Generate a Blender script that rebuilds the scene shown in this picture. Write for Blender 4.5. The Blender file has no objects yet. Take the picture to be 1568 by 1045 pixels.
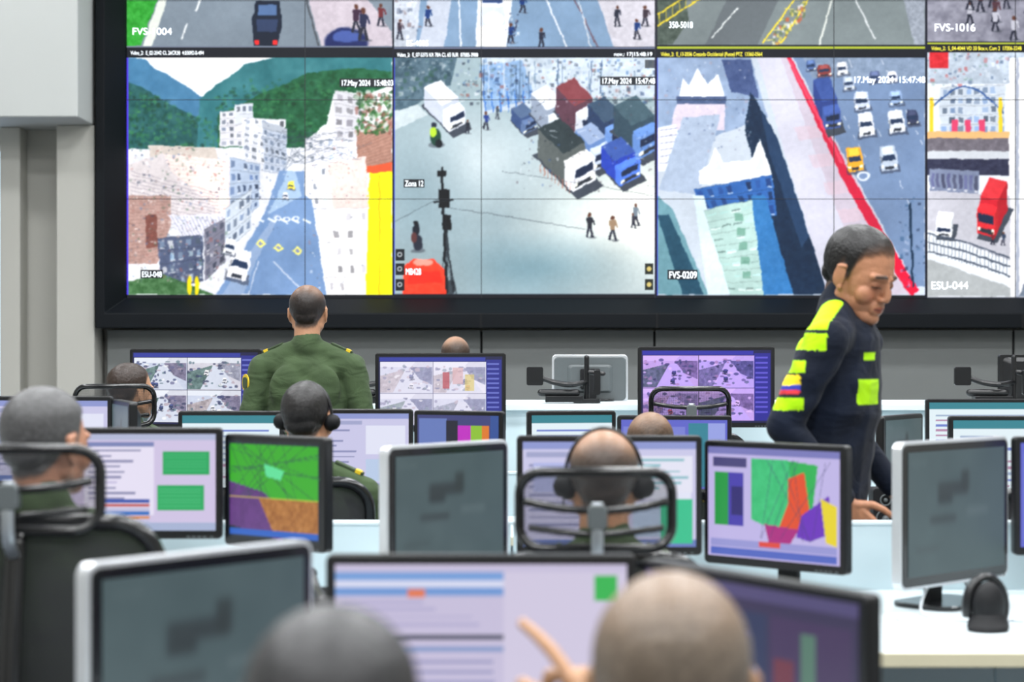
import bpy, bmesh, math, random
import numpy as np
from mathutils import Vector, Matrix, Euler
random.seed(7); np.random.seed(7)
scene = bpy.context.scene
try:
    scene.view_settings.view_transform = 'Standard'
    scene.view_settings.look = 'None'
except Exception: pass
COL = scene.collection

def lin(c):
    c = np.clip(np.asarray(c, dtype=np.float64)/255.0, 0, 1)
    return np.where(c <= 0.04045, c/12.92, ((c+0.055)/1.055)**2.4)

# ------------------------------------------------------------------ materials
def base_mat(name):
    m = bpy.data.materials.new(name); m.use_nodes = True
    nt = m.node_tree; b = nt.nodes['Principled BSDF']
    return m, nt, b
def mat(name, rgb, rough=0.5, metal=0.0, nscale=30, namp=0.06, bump=0.0, coat=0.0, spec=.5):
    m, nt, b = base_mat(name)
    N = nt.nodes; L = nt.links
    tc = N.new('ShaderNodeTexCoord'); no = N.new('ShaderNodeTexNoise')
    no.inputs['Scale'].default_value = nscale; no.inputs['Detail'].default_value = 4
    L.new(tc.outputs['Object'], no.inputs['Vector'])
    mx = N.new('ShaderNodeMix'); mx.data_type = 'RGBA'
    c = lin(rgb)
    mx.inputs[6].default_value = (*(c*(1-namp)), 1); mx.inputs[7].default_value = (*np.clip(c*(1+namp), 0, 1), 1)
    L.new(no.outputs['Fac'], mx.inputs[0]); L.new(mx.outputs[2], b.inputs['Base Color'])
    b.inputs['Roughness'].default_value = rough; b.inputs['Metallic'].default_value = metal
    b.inputs['Coat Weight'].default_value = coat; b.inputs['Specular IOR Level'].default_value = spec
    if bump > 0:
        bp = N.new('ShaderNodeBump'); bp.inputs['Strength'].default_value = bump; bp.inputs['Distance'].default_value = 0.01
        L.new(no.outputs['Fac'], bp.inputs['Height']); L.new(bp.outputs['Normal'], b.inputs['Normal'])
    return m
def attr_mat(name, rough=0.6, nscale=40, bump=0.2, fold=0.0, dist=0.01, sheen=0.0, spec=0.5):
    m, nt, b = base_mat(name); N = nt.nodes; L = nt.links
    at = N.new('ShaderNodeAttribute'); at.attribute_name = 'Col'
    L.new(at.outputs['Color'], b.inputs['Base Color'])
    b.inputs['Roughness'].default_value = rough
    b.inputs['Specular IOR Level'].default_value = spec
    tc = N.new('ShaderNodeTexCoord')
    no = N.new('ShaderNodeTexNoise'); no.inputs['Scale'].default_value = nscale; no.inputs['Detail'].default_value = 3
    L.new(tc.outputs['Object'], no.inputs['Vector'])
    bp = N.new('ShaderNodeBump'); bp.inputs['Strength'].default_value = bump; bp.inputs['Distance'].default_value = dist
    L.new(no.outputs['Fac'], bp.inputs['Height'])
    last = bp
    if fold > 0:
        n2 = N.new('ShaderNodeTexNoise'); n2.inputs['Scale'].default_value = 8; n2.inputs['Detail'].default_value = 2
        n2.inputs['Distortion'].default_value = .8
        mp = N.new('ShaderNodeMapping'); mp.inputs['Scale'].default_value = (1, 1, 1.7)
        L.new(tc.outputs['Object'], mp.inputs['Vector']); L.new(mp.outputs['Vector'], n2.inputs['Vector'])
        b2 = N.new('ShaderNodeBump'); b2.inputs['Strength'].default_value = fold; b2.inputs['Distance'].default_value = 0.05
        L.new(n2.outputs['Fac'], b2.inputs['Height']); L.new(bp.outputs['Normal'], b2.inputs['Normal']); last = b2
    L.new(last.outputs['Normal'], b.inputs['Normal'])
    b.inputs['Sheen Weight'].default_value = sheen
    return m
def screen_mat(name, strength, base=0.01, rough=0.35, spec=0.4):
    m, nt, b = base_mat(name); N = nt.nodes; L = nt.links
    at = N.new('ShaderNodeAttribute'); at.attribute_name = 'Col'
    b.inputs['Base Color'].default_value = (base, base, base, 1)
    L.new(at.outputs['Color'], b.inputs['Emission Color'])
    b.inputs['Emission Strength'].default_value = strength
    b.inputs['Roughness'].default_value = rough
    b.inputs['Specular IOR Level'].default_value = spec
    return m
def emis_mat(name, rgb, strength):
    m, nt, b = base_mat(name)
    c = lin(rgb)
    b.inputs['Base Color'].default_value = (*c, 1)
    b.inputs['Emission Color'].default_value = (*c, 1); b.inputs['Emission Strength'].default_value = strength
    return m
M_black = mat('black_plastic', (13, 14, 17), 0.35, nscale=60, namp=.15)
M_blackm = mat('black_matte_plastic', (16, 17, 20), 0.6, nscale=90, namp=.2, spec=.3)
M_gloss = mat('glossy_black', (11, 12, 15), 0.22, coat=.25)
M_silver = mat('silver_plastic', (205, 208, 212), 0.28, 0.55, nscale=20)
M_chrome = mat('polished_steel', (170, 176, 182), 0.3, 0.8)
M_grayp = mat('grey_plastic', (84, 90, 92), 0.45)
M_desk = mat('white_laminate', (214, 226, 230), 0.35, nscale=8, namp=.03)
M_edge = mat('maple_edge', (206, 200, 172), 0.5, nscale=18)
M_deskpanel = mat('panel_laminate', (198, 216, 222), 0.5, nscale=6, namp=.03)
M_leg = mat('desk_leg_paint', (120, 124, 128), 0.4, 0.4)
M_wall = mat('wall_paint', (186, 185, 178), 0.85, nscale=3, namp=.03, bump=.03)
M_wall2 = mat('soffit_paint', (186, 189, 187), 0.85, nscale=3, namp=.02, bump=.03)
M_panel = mat('grey_wall_panel', (126, 130, 129), 0.6, nscale=4, namp=.04)
M_frame = mat('video_wall_frame_paint', (7, 13, 19), 0.6, nscale=5, namp=.15, spec=.2)
M_floor = mat('carpet', (96, 100, 106), 0.95, nscale=160, namp=.25, bump=.3)
M_ceil = mat('ceiling_tile', (225, 225, 222), 0.9, nscale=40, namp=.04)
M_cable = mat('white_cable', (205, 210, 214), 0.45)
M_key = mat('key_plastic', (40, 42, 46), 0.5)
M_seam = mat('bezel_seam', (20, 24, 34), 0.5)
M_cloth = attr_mat('uniform_cloth', 0.85, 220, .12, .32, sheen=.06, spec=.2)
M_skin = attr_mat('skin_and_hair', 0.42, 180, .15, spec=.38)
M_screen = screen_mat('monitor_screen', 1.0)
M_wallscreen = screen_mat('video_wall_screen', 1.12, rough=.5, spec=.15)
M_ttext = emis_mat('osd_text_white', (240, 245, 250), 1.3)
M_ytext = emis_mat('osd_text_yellow', (235, 225, 60), .9)
M_tbox = mat('osd_text_box', (15, 20, 30), .6)
M_lamp = emis_mat('light_diffuser', (250, 252, 255), 5.0)
M_window = emis_mat('window_daylight', (205, 225, 250), 1.3)
M_gold = mat('gold_braid', (222, 190, 40), .45, .3)
M_fabric = mat('chair_foam', (24, 25, 28), .9, nscale=200, namp=.3, bump=.2)
M_led = emis_mat('blue_led', (70, 120, 255), 1.6)
M_epa = mat('epaulette_cloth', (58, 74, 50), .85, nscale=80)
def mesh_mat(name, thr):
    m, nt, b = base_mat(name); N = nt.nodes; L = nt.links
    b.inputs['Base Color'].default_value = (.012, .013, .016, 1); b.inputs['Roughness'].default_value = .7
    tc = N.new('ShaderNodeTexCoord')
    w1 = N.new('ShaderNodeTexWave'); w1.inputs['Scale'].default_value = 90; w1.bands_direction = 'X'
    w2 = N.new('ShaderNodeTexWave'); w2.inputs['Scale'].default_value = 90; w2.bands_direction = 'Z'
    for w in (w1, w2): L.new(tc.outputs['Object'], w.inputs['Vector'])
    mx = N.new('ShaderNodeMath'); mx.operation = 'MAXIMUM'
    L.new(w1.outputs['Fac'], mx.inputs[0]); L.new(w2.outputs['Fac'], mx.inputs[1])
    gt = N.new('ShaderNodeMath'); gt.operation = 'GREATER_THAN'; gt.inputs[1].default_value = thr
    L.new(mx.outputs[0], gt.inputs[0]); L.new(gt.outputs[0], b.inputs['Alpha'])
    return m
M_net = mesh_mat('headrest_net', .80)
M_netd = mesh_mat('backrest_net', .22)

# ------------------------------------------------------------------ object helpers
def root(name, loc=(0, 0, 0), yaw=0.0):
    e = bpy.data.objects.new(name, None); COL.objects.link(e)
    e.location = loc; e.rotation_euler = (0, 0, yaw); e.empty_display_size = .1
    return e
def add_mesh(name, me, material, parent=None, smooth=True, loc=None):
    ob = bpy.data.objects.new(name, me); COL.objects.link(ob)
    if material: me.materials.append(material)
    if smooth:
        me.polygons.foreach_set('use_smooth', [True]*len(me.polygons))
    if parent: ob.parent = parent
    if loc: ob.location = loc
    return ob
def from_bm(name, bm, material, parent=None, smooth=False, bevel=0.0, loc=None):
    bmesh.ops.recalc_face_normals(bm, faces=bm.faces)
    me = bpy.data.meshes.new(name); bm.to_mesh(me); bm.free()
    ob = add_mesh(name, me, material, parent, smooth, loc)
    if bevel > 0:
        md = ob.modifiers.new('bevel', 'BEVEL'); md.width = bevel; md.segments = 3; md.limit_method = 'ANGLE'
    return ob
def box(bm, x0, x1, y0, y1, z0, z1):
    v = [bm.verts.new(p) for p in [(x0,y0,z0),(x1,y0,z0),(x1,y1,z0),(x0,y1,z0),(x0,y0,z1),(x1,y0,z1),(x1,y1,z1),(x0,y1,z1)]]
    for f in [(0,3,2,1),(4,5,6,7),(0,1,5,4),(1,2,6,5),(2,3,7,6),(3,0,4,7)]:
        bm.faces.new([v[i] for i in f])
    return v
def boxobj(name, dims, material, parent=None, bevel=0.0):
    bm = bmesh.new(); box(bm, *dims); return from_bm(name, bm, material, parent, bevel=bevel)
def rr_pts(w, h, r, n=5):
    pts = []
    for cx, cy, a0 in ((w/2-r, h/2-r, 0), (-w/2+r, h/2-r, 90), (-w/2+r, -h/2+r, 180), (w/2-r, -h/2+r, 270)):
        for i in range(n+1):
            a = math.radians(a0+90*i/n); pts.append((cx+r*math.cos(a), cy+r*math.sin(a)))
    return pts
def rprism(bm, w, h, r, d0, d1, M=None, taper=1.0):
    """rounded rectangle in XZ extruded along Y from d0 to d1 (taper scales the far end)"""
    M = M or Matrix.Identity(4); P = rr_pts(w, h, r)
    a = [bm.verts.new(M @ Vector((x, d0, z))) for x, z in P]
    b = [bm.verts.new(M @ Vector((x*taper, d1, z*taper))) for x, z in P]
    bm.faces.new(a); bm.faces.new(b[::-1]); n = len(P)
    for i in range(n): bm.faces.new((a[i], a[(i+1) % n], b[(i+1) % n], b[i]))
def tube(bm, a, b, ra, rb, seg=16, caps=4, side=None):
    a = Vector(a); b = Vector(b)
    ra = ra if isinstance(ra, tuple) else (ra, ra); rb = rb if isinstance(rb, tuple) else (rb, rb)
    d = (b-a); L = d.length
    if L < 1e-6: d = Vector((0, 0, 1))
    d = d.normalized()
    u = Vector(side) if side else (Vector((1, 0, 0)) if abs(d.x) < .85 else Vector((0, 1, 0)))
    u = (u-d*u.dot(d)).normalized(); v = d.cross(u)
    rings = []
    def ring(c, rx, ry):
        rings.append([bm.verts.new(c+u*(rx*math.cos(2*math.pi*i/seg))+v*(ry*math.sin(2*math.pi*i/seg))) for i in range(seg)])
    for k in range(1, caps):
        t = math.pi/2*(1-k/caps); ring(a-d*(min(ra)*math.sin(t)), ra[0]*math.cos(t), ra[1]*math.cos(t))
    ring(a, *ra); ring(b, *rb)
    for k in range(1, caps):
        t = math.pi/2*k/caps; ring(b+d*(min(rb)*math.sin(t)), rb[0]*math.cos(t), rb[1]*math.cos(t))
    p0 = bm.verts.new(a-d*min(ra)); p1 = bm.verts.new(b+d*min(rb))
    for r0, r1 in zip(rings[:-1], rings[1:]):
        for i in range(seg): bm.faces.new((r0[i], r0[(i+1) % seg], r1[(i+1) % seg], r1[i]))
    for i in range(seg):
        bm.faces.new((p0, rings[0][(i+1) % seg], rings[0][i])); bm.faces.new((p1, rings[-1][i], rings[-1][(i+1) % seg]))
def ell(bm, c, r, rot=(0, 0, 0)):
    M = Matrix.Translation(Vector(c)) @ Euler(rot).to_matrix().to_4x4() @ Matrix.Diagonal((*r, 1))
    bmesh.ops.create_uvsphere(bm, u_segments=24, v_segments=16, radius=1, matrix=M)
def sweep(bm, pts, r, closed=False, seg=8, flat=1.0):
    pts = [Vector(p) for p in pts]; n = len(pts); rings = []; u = None
    for i, p in enumerate(pts):
        if closed: t = (pts[(i+1) % n]-pts[i-1])
        else: t = pts[min(i+1, n-1)]-pts[max(i-1, 0)]
        t.normalize()
        if u is None:
            u = t.orthogonal().normalized()
            if abs(t.y) < .8: u = (Vector((0, 1, 0))-t*t.y).normalized()
        u = (u-t*u.dot(t)).normalized(); v = t.cross(u)
        rr = r[i] if isinstance(r, (list, tuple)) else r
        rings.append([bm.verts.new(p+u*(rr*flat*math.cos(2*math.pi*k/seg))+v*(rr*math.sin(2*math.pi*k/seg))) for k in range(seg)])
    m = n if closed else n-1
    for i in range(m):
        r0, r1 = rings[i], rings[(i+1) % n]
        for k in range(seg): bm.faces.new((r0[k], r0[(k+1) % seg], r1[(k+1) % seg], r1[k]))
    if not closed:
        bm.faces.new(rings[0][::-1]); bm.faces.new(rings[-1])
def bez(p, n=16):
    """catmull-rom through points"""
    p = [Vector(q) for q in p]; out = []
    for i in range(len(p)-1):
        p0 = p[max(i-1, 0)]; p1 = p[i]; p2 = p[i+1]; p3 = p[min(i+2, len(p)-1)]
        for k in range(n):
            t = k/n
            out.append(.5*((2*p1)+(-p0+p2)*t+(2*p0-5*p1+4*p2-p3)*t*t+(-p0+3*p1-3*p2+p3)*t**3))
    out.append(p[-1]); return out

# ------------------------------------------------------------------ painted canvas -> vertex coloured grid
def vnoise(ny, nx, cell):
    gy, gx = max(2, int(ny/cell)+2), max(2, int(nx/cell)+2)
    g = np.random.rand(gy, gx)
    yy = np.linspace(0, gy-1.001, ny); xx = np.linspace(0, gx-1.001, nx)
    y0 = yy.astype(int); x0 = xx.astype(int); fy = (yy-y0)[:, None]; fx = (xx-x0)[None, :]
    fy = fy*fy*(3-2*fy); fx = fx*fx*(3-2*fx)
    a = g[y0][:, x0]; b = g[y0][:, x0+1]; c = g[y0+1][:, x0]; d = g[y0+1][:, x0+1]
    return (a*(1-fx)+b*fx)*(1-fy)+(c*(1-fx)+d*fx)*fy
class Cv:
    def __init__(s, x0, y0, x1, y1, step, bg=(0, 0, 0)):
        s.nx = int(round((x1-x0)/step))+1; s.ny = int(round((y1-y0)/step))+1
        s.xs = np.linspace(x0, x1, s.nx); s.ys = np.linspace(y0, y1, s.ny)
        s.a = np.zeros((s.ny, s.nx, 3)); s.a[:] = bg; s.clip = None
        s.ext = (x0, y0, x1, y1)
    def setclip(s, x0, y0, x1, y1): s.clip = (x0, y0, x1, y1)
    def sub(s, x0, y0, x1, y1):
        if s.clip:
            x0 = max(x0, s.clip[0]); y0 = max(y0, s.clip[1]); x1 = min(x1, s.clip[2]); y1 = min(y1, s.clip[3])
        i0, i1 = np.searchsorted(s.xs, x0), np.searchsorted(s.xs, x1, 'right')
        j0, j1 = np.searchsorted(s.ys, y0), np.searchsorted(s.ys, y1, 'right')
        return i0, max(i0, i1), j0, max(j0, j1)
    def apply(s, i0, i1, j0, j1, mask, col, al, nz=0, cell=6):
        if i1 <= i0 or j1 <= j0: return
        reg = s.a[j0:j1, i0:i1]; c = np.array(col, float)[None, None, :]*np.ones(reg.shape)
        if nz:
            n = .6*vnoise(j1-j0, i1-i0, cell)+.4*vnoise(j1-j0, i1-i0, max(1.5, cell/3))
            c = c+((n-.5)*2*nz)[..., None]
        m = (mask*al)[..., None]; reg[:] = reg*(1-m)+c*m
    def poly(s, pts, col, al=1.0, nz=0, cell=6):
        px = [p[0] for p in pts]; py = [p[1] for p in pts]
        i0, i1, j0, j1 = s.sub(min(px), min(py), max(px), max(py))
        if i1 <= i0 or j1 <= j0: return
        X = s.xs[i0:i1][None, :]; Y = s.ys[j0:j1][:, None]
        ins = np.zeros((j1-j0, i1-i0), bool); n = len(pts)
        for k in range(n):
            xa, ya = pts[k]; xb, yb = pts[(k+1) % n]
            if ya == yb: continue
            cond = (ya > Y) != (yb > Y)
            ins ^= cond & (X < (xb-xa)*(Y-ya)/(yb-ya)+xa)
        s.apply(i0, i1, j0, j1, ins.astype(float), col, al, nz, cell)
    def rect(s, x0, y0, x1, y1, col, al=1, nz=0, cell=6):
        i0, i1, j0, j1 = s.sub(x0, y0, x1, y1)
        s.apply(i0, i1, j0, j1, np.ones((j1-j0, i1-i0)), col, al, nz, cell)
    def ell(s, cx, cy, rx, ry, col, al=1, nz=0, soft=.15):
        i0, i1, j0, j1 = s.sub(cx-rx, cy-ry, cx+rx, cy+ry)
        if i1 <= i0 or j1 <= j0: return
        q = np.sqrt(((s.xs[i0:i1]-cx)/rx)[None, :]**2+((s.ys[j0:j1]-cy)/ry)[:, None]**2)
        s.apply(i0, i1, j0, j1, np.clip((1-q)/soft, 0, 1), col, al, nz)
    def line(s, x0, y0, x1, y1, w, col, al=1):
        dx, dy = x1-x0, y1-y0; L = math.hypot(dx, dy) or 1; nx, ny = -dy/L*w/2, dx/L*w/2
        s.poly([(x0+nx, y0+ny), (x1+nx, y1+ny), (x1-nx, y1-ny), (x0-nx, y0-ny)], col, al)
    def q(s, Q, u, v):
        a, b, c, d = Q
        return ((a[0]*(1-u)+b[0]*u)*(1-v)+(d[0]*(1-u)+c[0]*u)*v, (a[1]*(1-u)+b[1]*u)*(1-v)+(d[1]*(1-u)+c[1]*u)*v)
    def building(s, Q, col, nu, nv, wcol=(70, 78, 92), fu=.5, fv=.5, nz=10, al=.75):
        s.poly(Q, col, nz=nz, cell=14)
        for j in range(nv+1):   # floor ledges
            a = s.q(Q, 0, j/nv); b = s.q(Q, 1, j/nv); s.line(*a, *b, 1.2, tuple(c*.68 for c in col), .5)
        for i in range(nu):
            for j in range(nv):
                if random.random() < .15: continue
                jit = random.uniform(-.1, .1)
                u0 = (i+.5-fu/2+jit)/nu; u1 = (i+.5+fu/2+jit*.5)/nu; v0 = (j+.5-fv/2)/nv; v1 = (j+.5+fv/2)/nv
                k = random.uniform(.5, 1.6)
                s.poly([s.q(Q, u0, v0), s.q(Q, u1, v0), s.q(Q, u1, v1), s.q(Q, u0, v1)], tuple(min(235, k*c) for c in wcol), random.uniform(.55, 1)*al)
                if random.random() < .4: s.poly([s.q(Q, u0, v1), s.q(Q, u1, v1), s.q(Q, u1, v1+.1/nv), s.q(Q, u0, v1+.1/nv)], (250, 250, 250), .6)
    def prism(s, cx, cy, ang, ln, wd, hg, top, side, front):
        """oblique-view box; returns front face quad"""
        f = (math.cos(ang), math.sin(ang)*.72); r = (-math.sin(ang), math.cos(ang)*.72)
        b = [(cx+f[0]*ln/2*i+r[0]*wd/2*j, cy+f[1]*ln/2*i+r[1]*wd/2*j) for i, j in ((1, -1), (1, 1), (-1, 1), (-1, -1))]
        t = [(x, y-hg) for x, y in b]
        faces = [(0, 1, front), (1, 2, side), (2, 3, tuple(c*.8 for c in side)), (3, 0, tuple(c*.85 for c in side))]
        faces.sort(key=lambda q: b[q[0]][1]+b[q[1]][1])
        for i, j, c in faces: s.poly([t[i], t[j], b[j], b[i]], c, nz=6, cell=5)
        s.poly(t, top, nz=7, cell=8)
        return [t[1], t[0], b[0], b[1]]
    def isotruck(s, cx, cy, ang, ln, wd, hg, top, side, cab):
        f = (math.cos(ang), math.sin(ang)*.72)
        s.prism(cx+4, cy+4, ang, ln*1.35, wd*1.1, 1, (70, 76, 86), (60, 64, 74), (60, 64, 74))
        for (cx_, cy_, l_, h_, T_, S_, F_) in sorted([(cx-f[0]*ln*.12, cy-f[1]*ln*.12, ln*.76, hg, top, side, side), (cx+f[0]*ln*.42, cy+f[1]*ln*.42, ln*.26, hg*.8, tuple(min(255, c*1.1) for c in cab), cab, cab)], key=lambda q: q[1]):
            Q = s.prism(cx_, cy_, ang, l_, wd*.95, h_, T_, S_, F_)
            if l_ < ln*.5:
                s.poly([s.q(Q, .08, .12), s.q(Q, .92, .12), s.q(Q, .92, .48), s.q(Q, .08, .48)], (34, 46, 70))
                s.poly([s.q(Q, .1, .7), s.q(Q, .9, .7), s.q(Q, .9, .9), s.q(Q, .1, .9)], (50, 54, 62))
                for u in (.02, .8): s.poly([s.q(Q, u, .68), s.q(Q, u+.18, .68), s.q(Q, u+.18, .84), s.q(Q, u, .84)], (250, 250, 236))
    def car(s, cx, cy, w, h, col, ang=0, glass=(45, 60, 85)):
        ca, sa = math.cos(ang), math.sin(ang)
        def T(pts): return [(cx+x*w*ca-y*h*sa, cy+x*w*sa+y*h*ca) for x, y in pts]
        s.poly(T([(-.6, .3), (.62, .3), (.66, .62), (-.6, .62)]), (60, 65, 80), .6)
        s.poly(T([(-.42, -.5), (.42, -.5), (.52, -.1), (.5, .5), (-.5, .5), (-.52, -.1)]), col, nz=8, cell=4)
        s.poly(T([(-.36, -.12), (.36, -.12), (.42, .1), (-.42, .1)]), glass)
        s.poly(T([(-.3, -.46), (.3, -.46), (.32, -.16), (-.32, -.16)]), tuple(min(255, c*1.15+12) for c in col))
        s.poly(T([(-.5, -.08), (-.42, -.1), (-.44, .12), (-.5, .3)]), tuple(c*.6 for c in col))
        s.poly(T([(-.48, .28), (-.3, .28), (-.3, .38), (-.48, .38)]), (250, 250, 235))
        s.poly(T([(.3, .28), (.48, .28), (.48, .38), (.3, .38)]), (250, 250, 235))
        s.poly(T([(-.25, .34), (.25, .34), (.25, .46), (-.25, .46)]), (50, 55, 65))
    def ped(s, x, y, h, col, leg=(40, 42, 55)):
        s.ell(x+h*.1, y, h*.2, h*.04, (80, 84, 92), .6)
        s.line(x-1, y-h*.45, x-h*.13, y, h*.09, leg); s.line(x+1, y-h*.45, x+h*.13, y, h*.09, leg)
        s.poly([(x-h*.12, y-h*.8), (x+h*.12, y-h*.8), (x+h*.09, y-h*.4), (x-h*.09, y-h*.4)], col)
        s.line(x+h*.12, y-h*.78, x+h*.2, y-h*.5, h*.06, col); s.ell(x, y-h*.9, h*.08, h*.1, (90, 60, 50))
    def blur(s, n=1):
        for _ in range(n):
            a = s.a
            a = (np.roll(a, 1, 0)+2*a+np.roll(a, -1, 0))/4
            s.a = (np.roll(a, 1, 1)+2*a+np.roll(a, -1, 1))/4
    def organic(s, x0, y0, x1, y1, amp=1.0, cell=9, tex=.03, low=.10):
        """break up the vector look inside one feed: gently warp edges, add fine grain and soft tonal drift"""
        s.setclip(x0, y0, x1, y1); i0, i1, j0, j1 = s.sub(x0, y0, x1, y1); s.clip = None
        reg = s.a[j0:j1, i0:i1].copy(); ny, nx = reg.shape[:2]
        st = s.xs[1]-s.xs[0]
        dx = (vnoise(ny, nx, cell/st)-.5)*2*amp/st; dy = (vnoise(ny, nx, cell/st)-.5)*2*amp/st
        J, I = np.mgrid[0:ny, 0:nx]; jj = np.clip(np.round(J+dy), 0, ny-1).astype(int); ii = np.clip(np.round(I+dx), 0, nx-1).astype(int)
        reg = reg[jj, ii]
        t = (vnoise(ny, nx, 2)-.5)+(vnoise(ny, nx, 5)-.5)
        l = vnoise(ny, nx, 70)-.5
        s.a[j0:j1, i0:i1] = reg*(1+tex*t+low*l)[..., None]
    def mesh(s, name, W, H, material, parent, loc):
        """grid in the XZ plane, top-left of canvas at (-W/2, +H/2)"""
        nx, ny = s.nx, s.ny
        X, Z = np.meshgrid(np.linspace(-W/2, W/2, nx), np.linspace(H/2, -H/2, ny))
        co = np.stack([X, np.zeros_like(X), Z], -1).reshape(-1)
        me = bpy.data.meshes.new(name)
        me.vertices.add(nx*ny); me.vertices.foreach_set('co', co)
        idx = np.arange(nx*ny).reshape(ny, nx)
        q = np.stack([idx[1:, :-1], idx[1:, 1:], idx[:-1, 1:], idx[:-1, :-1]], -1).reshape(-1)
        nf = (nx-1)*(ny-1)
        me.loops.add(nf*4); me.loops.foreach_set('vertex_index', q)
        me.polygons.add(nf); me.polygons.foreach_set('loop_start', np.arange(nf)*4)
        me.update(calc_edges=True)
        at = me.color_attributes.new('Col', 'FLOAT_COLOR', 'POINT')
        c = np.ones((nx*ny, 4)); c[:, :3] = lin(s.a.reshape(-1, 3)); at.data.foreach_set('color', c.reshape(-1))
        return add_mesh(name, me, material, parent, False, loc)

# ================================================================== ROOM
WY = 13.9
boxobj('floor', (-6.5, 6.5, -3, WY+.2, -.1, 0), M_floor)
boxobj('ceiling', (-6.5, 6.5, -3, WY+.2, 5.0, 5.1), M_ceil)
boxobj('wall_front', (-6.5, 6.5, WY, WY+.2, 0, 5.0), M_wall)
boxobj('wall_left', (-6.7, -6.5, -3, WY+.2, 0, 5.0), M_wall)
boxobj('wall_right', (6.5, 6.7, -3, WY+.2, 0, 5.0), M_wall)
boxobj('wall_back', (-6.5, 6.5, -3.2, -3, 0, 5.0), M_wall)
boxobj('baseboard_front', (-6.4, 6.4, 13.72, 13.735, .0, .12), M_blackm)
so = root('soffit', (-3.9, 13.45, 0))
bm = bmesh.new(); box(bm, -2.4, 1.05, -.38, .44, 2.90, 5.0); from_bm('soffit_box', bm, M_wall2, so, bevel=.012)
pi_ = root('wall_pillar', (-3.0, 13.7, 0))
bm = bmesh.new(); box(bm, -.10, .16, -.16, .19, 0, 2.899); from_bm('pillar_shaft', bm, M_wall, pi_, bevel=.01)
pi2 = root('wall_pillar', (-3.4, 13.7, 0))
bm = bmesh.new(); box(bm, -.12, .02, -.02, .19, 0, 2.899); from_bm('pillar_shaft', bm, M_wall, pi2, bevel=.01)
w1 = root('window_1', (-3.72, 13.86, 1.4))
bm = bmesh.new(); box(bm, -.6, .2, 0, .03, -.9, 1.35); from_bm('pane', bm, M_window, w1)
bm = bmesh.new()
for a in ((-.64, -.6, -.03, .03, -.94, 1.39), (.2, .235, -.03, .03, -.94, 1.39), (-.64, .235, -.03, .03, 1.35, 1.39), (-.64, .235, -.05, .03, -.94, -.9), (-.22, -.18, -.02, .03, -.9, 1.35)): box(bm, *a)
from_bm('frame', bm, M_silver, w1)
for j, ly in enumerate((-.5, 2.2, 4.9, 7.6, 10.3, 12.4)):
    for i, lx in enumerate((-3.6, -1.2, 1.2, 3.6)):
        r = root('ceiling_light_panel', (lx, ly, 4.99))
        bm = bmesh.new(); box(bm, -.62, .62, -.32, .32, -.05, 0); from_bm('housing', bm, M_silver, r, bevel=.005)
        bm = bmesh.new(); box(bm, -.58, .58, -.28, .28, -.056, -.051); from_bm('diffuser', bm, M_lamp, r)
        ld = bpy.data.lights.new('panel_lamp', 'AREA'); ld.shape = 'RECTANGLE'; ld.size = 1.15; ld.size_y = .55
        ld.energy = (70, 70, 72, 72, 46, 15)[j]; ld.color = (.98, .99, 1.0)
        lo = bpy.data.objects.new('panel_lamp', ld); COL.objects.link(lo); lo.parent = r; lo.location = (0, 0, -.07)
w = bpy.data.worlds.new('room_ambient'); scene.world = w; w.use_nodes = True
w.node_tree.nodes['Background'].inputs[0].default_value = (.8, .87, .95, 1)
w.node_tree.nodes['Background'].inputs[1].default_value = .3

# ================================================================== VIDEO WALL
S = 13.7/3050
def wx(px): return (px-784)*S
def wz(py): return 1.43-(py-522.5)*S
X0, X1, Y0, Y1 = 194, 1823, -151, 457
C = Cv(X0, Y0, X1, Y1, 1.0, (30, 34, 44))
R = random
def speck(x0, y0, x1, y1, n, cols, k0=1.5, k1=5, al=.6, fn=None):
    for _ in range(n):
        x = R.uniform(x0, x1); y = R.uniform(y0, y1)
        if fn and not fn(x, y): continue
        k = R.uniform(k0, k1); C.rect(x, y, x+k, y+R.uniform(.5, 1.3)*k, R.choice(cols), R.uniform(.4, 1)*al)
# --- window A : hillside street
C.setclip(194, 88, 601, 452)
C.rect(194, 88, 601, 452, (244, 248, 252))
C.poly([(194, 88), (222, 90), (236, 104), (262, 118), (292, 136), (312, 152), (330, 200), (194, 230)], (84, 126, 156), nz=10, cell=24)
C.poly([(194, 124), (215, 132), (250, 154), (290, 174), (340, 190), (340, 240), (194, 240)], (50, 92, 92), nz=18, cell=10)
C.poly([(306, 152), (330, 130), (352, 118), (372, 100), (402, 92), (440, 84), (601, 84), (601, 240), (300, 240)], (66, 118, 124), nz=16, cell=22)
C.poly([(334, 178), (370, 160), (400, 142), (440, 128), (470, 112), (540, 104), (601, 110), (601, 250), (334, 250)], (42, 92, 66), nz=22, cell=12)
for _ in range(1100):
    x = R.uniform(196, 600); y = R.uniform(120, 235)
    if y < 152+abs(x-320)*-.45 and x > 320: continue
    if x < 330 and y < 128+(x-196)*.42: continue
    C.ell(x, y, R.uniform(1.5, 5), R.uniform(1.5, 4), R.choice([(26, 64, 42), (66, 120, 80), (20, 50, 40), (84, 140, 96), (38, 84, 62)]), R.uniform(.2, .5))
C.poly([(194, 228), (601, 225), (601, 452), (194, 452)], (222, 224, 230), nz=14, cell=16)
C.building([(337, 172), (372, 168), (372, 225), (337, 225)], (226, 226, 232), 3, 5)
C.building([(360, 160), (388, 158), (388, 190), (360, 190)], (214, 218, 226), 3, 2)
C.building([(372, 180), (438, 184), (430, 262), (372, 240)], (232, 234, 240), 5, 6)
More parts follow.
